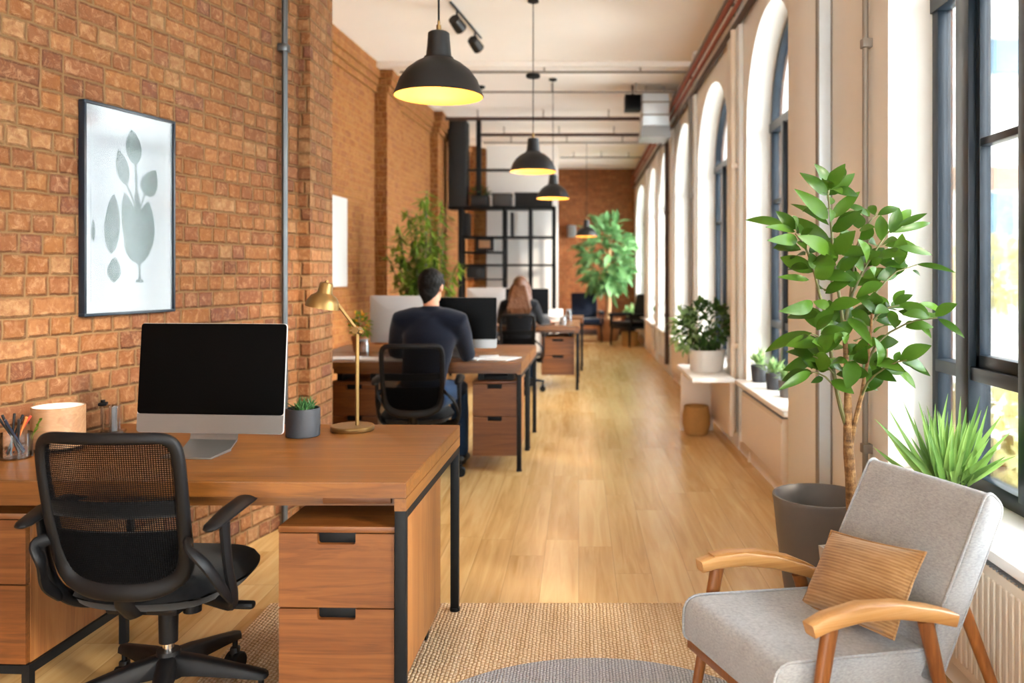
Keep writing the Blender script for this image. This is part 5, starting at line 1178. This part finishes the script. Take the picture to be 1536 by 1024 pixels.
bz(rk(700, 0)[0], rk(768, 0)[0], ZR + .08, ZR + .12, rk(0, 256)[1], rk(0, 252)[1], 'cross_bar', 'blackmetal', t, .002, True)
t = thing('hanging_cabinet', 'tall narrow black cabinet hanging at the ceiling above the rack end', 'cabinet', (rk(685, 0)[0], ZR, ztop))
bz(rk(672, 0)[0], rk(699, 0)[0], ZR + .01, ZR + .4, ztop + .002, rk(0, 179)[1], 'cabinet_body', 'box_dark', t, .004, True); bz(rk(673, 0)[0], rk(698, 0)[0], ZR - .012, ZR + .009, ztop + .012, rk(0, 181)[1], 'door', 'box_dark', t, .003, True)
def stowed(name, label, cat, px0, px1, py0, py1, mat, extra=None, group=None, d=.28):
    x0, z1 = rk(px0, py0); x1, z0 = rk(px1, py1); t = thing(name, label, cat, ((x0+x1)/2, ZR + .15, z0), 0, group)
    bz(x0, x1, ZR + .03, ZR + .03 + d, z0 + .001, z1, 'body', mat, t, .008, True)
    if extra == 'lid': bz(x0 - .008, x1 + .008, ZR + .022, ZR + .038 + d, z1 - .03, z1 + .008, 'lid', mat, t, .004, True)
    if extra == 'window': bz(x0 + .05, x1 - .05, ZR + .022, ZR + .031, z0 + .04, z1 - .04, 'picture_panel', 'veneer', t, .002, True)
    return t
b = stowed('planter_box', 'dark planter box with green plant on top of the rack', 'planter', 705, 731, 292, 308.5, 'box_dark'); x0, z1 = rk(718, 291)
crown(MB(), (0, 0, rk(0, 308.5)[1]*0 + .20), (.13, .1, .09), 90, .09, .03, 41).build('foliage', 'leaf_dark', b, recalc=False)
stowed('storage_box', 'dark grey lidded box on top of the rack, middle one', 'box', 738, 766, 290, 308.5, 'box_grey', 'lid', 'boxes on the rack')
stowed('storage_box', 'wide black lidded box on top of the rack behind the pendant lamp', 'box', 772, 828, 289, 308.5, 'box_dark', 'lid', 'boxes on the rack')
stowed('magazine_file', 'black magazine files at the end of the rack\'s upper shelf', 'file box', 694, 703, 319, 353.5, 'box_dark'); stowed('magazine_file', 'thin upright black folder in the middle of the rack', 'file box', 765.5, 769.5, 318, 353.5, 'blackplastic', d=.22)
stowed('picture_block', 'black framed picture on the rack\'s short shelf', 'picture', 713, 740, 356, 376, 'box_dark', 'window', d=.08)
stowed('black_case', 'low black case on the lower shelf of the rack', 'case', 699, 725, 399, 417, 'box_dark', 'lid'); 

# ------------------------------------------------------------------ end of the room
def armchair_far(label, x, y, rz, cloth):
    t = thing('upholstered_chair', label, 'armchair', (x, y, 0), rz, 'dark armchairs at the end of the room')
    MB().box(-.27, .27, -.28, .25, .36, .47, .04, 3).build('seat', cloth, t)
    MB().box(-.27, .27, -.05, .05, 0, .56, .04, 3, Matrix.Translation((0, .27, .43)) @ Matrix.Rotation(R(-12), 4, 'X')).build('backrest', cloth, t)
    for s in (-1, 1):
        MB().box(s*.31 - .035, s*.31 + .035, -.28, .27, .56, .62, .015).box(s*.31 - .02, s*.31 + .02, -.26, -.22, .36, .56).box(s*.31 - .02, s*.31 + .02, .2, .24, .36, .56).build('armrest', cloth, t)
        for yy in (-.25, .24): MB().tube([(s*.27, yy, .37), (s*.29, yy * 1.08, 0)], [.024, .016], 8).build('leg', 'blackmetal', t)
    MB().box(-.3, .3, -.27, .25, .33, .36).build('frame', 'blackmetal', t)
    return t
armchair_far('navy armchair facing the room against the brick end wall', .15, 17.0, R(6), 'navychair')
armchair_far('black armchair by the windows with a basket under it', 1.0, 15.9, R(-55), 'seatblack')
def lathe_basket(label, x, y, r, h, mat='basket'):
    t = thing('woven_basket', label, 'basket', (x, y, 0)); MB().lathe([(0, 0), (r*.85, 0), (r, h), (r*.92, h), (r*.8, .02), (0, .015)], seg=28).build('basket_body', mat, t); return t
lathe_basket('tan basket on the floor under the black armchair', .98, 15.9, .17, .27)
t = thing('indoor_tree', 'big broad-leaved tree in a tan pot by the brick end wall', 'tree', (.60, 17.1, 0))
MB().lathe([(0, 0), (.19, 0), (.2, .01), (.27, .46), (.245, .46), (.235, .42), (0, .42)], seg=36).build('pot', 'tanpot', t)
MB().lathe([(0, .41), (.23, .42), (.1, .44), (0, .44)], seg=24).build('soil', 'soil', t)
MB().tube([(0, 0, .40), (.03, .0, .9), (-.02, .0, 1.4), (.05, 0, 2.0), (.02, 0, 2.3)], [.05, .045, .04, .03, .02], 10).build('trunk', 'palewood', t)
rg = random.Random(3); mb = MB()
for k in range(13):
    a = k*2.4; z = 1.15 + k*.085; mb.tube([(0, 0, z), (.25*math.cos(a), .25*math.sin(a), z + .12)], [.016, .01], 6)
mb.build('branches', 'stem', t)
crown(MB(), (-.02, 0, 1.72), (.46, .42, .78), 330, .34, .15, 52).build('foliage', 'leaf_far', t, recalc=False)
t = thing('bamboo_plant', 'tall feathery bamboo in a pot against the brick wall behind the man', 'potted plant', (-1.66, 9.0, 0))
MB().lathe([(0, 0), (.14, 0), (.19, .36), (.172, .36), (.165, .33), (0, .33)], seg=32).build('pot', 'charcoal', t)
rg = random.Random(8); ms = MB(); ml = MB()
for k in range(34):
    a = rg.uniform(0, 2*PI); r0 = rg.uniform(.02, .12); lean = rg.uniform(.05, .34); h = rg.uniform(1.35, 2.25)
    pts = [Vector((r0*math.cos(a) + lean*math.cos(a)*q*q, r0*math.sin(a) + lean*math.sin(a)*q*q, .32 + (h - .32)*q)) for q in (0, .3, .6, .85, 1)]
    ms.tube(pts, [.008, .008, .007, .005, .003], 6)
    for j in range(56):
        q = rg.uniform(.3, 1); i = min(3, int(q*4)); p = pts[i].lerp(pts[i+1], rg.random()); d = Vector((rg.gauss(0, 1), rg.gauss(0, 1), rg.uniform(-.9, .3))).normalized()
        l = rg.uniform(.10, .19); ml.leaf(p, p + d*l, .036, (0, 0, 1), -.1, .2, 4)
ms.build('canes', 'stem', t); ml.build('foliage', 'leaf_bamboo', t, recalc=False)
small_plant('pale flowering plant behind the black armchair at the end', 1.03, 16.55, 0, .11, .5, 'leaf_pale', 110, .26, .06, 'charcoal', 1.0, 9, None)
small_plant('small dark plant on the sill near the far end', 1.34, 14.3, SILL, .07, .13, 'leaf_dark', 60, .14, .04, 'whitepot', 1.0, 12)
small_plant('round green plant on the far sill past the tall pier', 1.34, 16.8, SILL, .07, .13, 'leaf_far', 60, .16, .05, 'whitepot', 1.0, 13)
t = thing('wall_speaker', 'small grey box mounted on the brick end wall', 'speaker', (-.16, YB - .06, 2.2)); bz(-.10, .10, -.05, .05, 0, .27, 'case', 'greyplastic', t, .03); bz(-.07, .07, -.056, -.049, .03, .24, 'front', 'alu', t, .02); bz(-.03, .03, .05, .0585, .08, .2, 'bracket', 'blackmetal', t)

# ------------------------------------------------------------------ light and camera
wd = bpy.data.worlds.new('World'); sc.world = wd; wd.use_nodes = True; nt = wd.node_tree; bg = nt.nodes['Background']
tc = nt.nodes.new('ShaderNodeTexCoord'); sp_ = nt.nodes.new('ShaderNodeSeparateXYZ'); nt.links.new(tc.outputs['Generated'], sp_.inputs[0])
rp = nt.nodes.new('ShaderNodeValToRGB'); nt.links.new(sp_.outputs[2], rp.inputs[0])
rp.color_ramp.elements[0].position = 0.0; rp.color_ramp.elements[0].color = (.50, .55, .58, 1); rp.color_ramp.elements[1].position = 0.6; rp.color_ramp.elements[1].color = (.86, .95, 1, 1)
nt.links.new(rp.outputs[0], bg.inputs[0]); bg.inputs[1].default_value = 12.0
s = bpy.data.lights.new('sun', 'SUN'); s.energy = 4.0; s.angle = R(9); s.color = (1, .88, .72)
so = bpy.data.objects.new('sun', s); col.objects.link(so); so.rotation_euler = Vector((-.80, .56, -.42)).to_track_quat('-Z', 'Y').to_euler()
cam = bpy.data.cameras.new('camera'); co = bpy.data.objects.new('camera', cam); col.objects.link(co); sc.camera = co
cam.sensor_width = 36; cam.lens = FOC / 1536 * 36; cam.shift_x = -(VPX - 768) / 1536; cam.shift_y = -(512 - VPY) / 1536
co.location = (0, 0, EYE); co.rotation_euler = (R(90), 0, 0); cam.clip_start = .05; cam.clip_end = 200
cam.dof.use_dof = True; cam.dof.focus_distance = 2.75; cam.dof.aperture_fstop = 2.2
vs = sc.view_settings; vs.view_transform = 'Standard'; vs.look = 'None'; vs.gamma = 1; vs.use_curve_mapping = False; vs.exposure = 1.16
sc.cycles.use_denoising = True; sc.cycles.max_bounces = 10; sc.cycles.diffuse_bounces = 8; sc.cycles.transparent_max_bounces = 12; sc.cycles.sample_clamp_indirect = 6
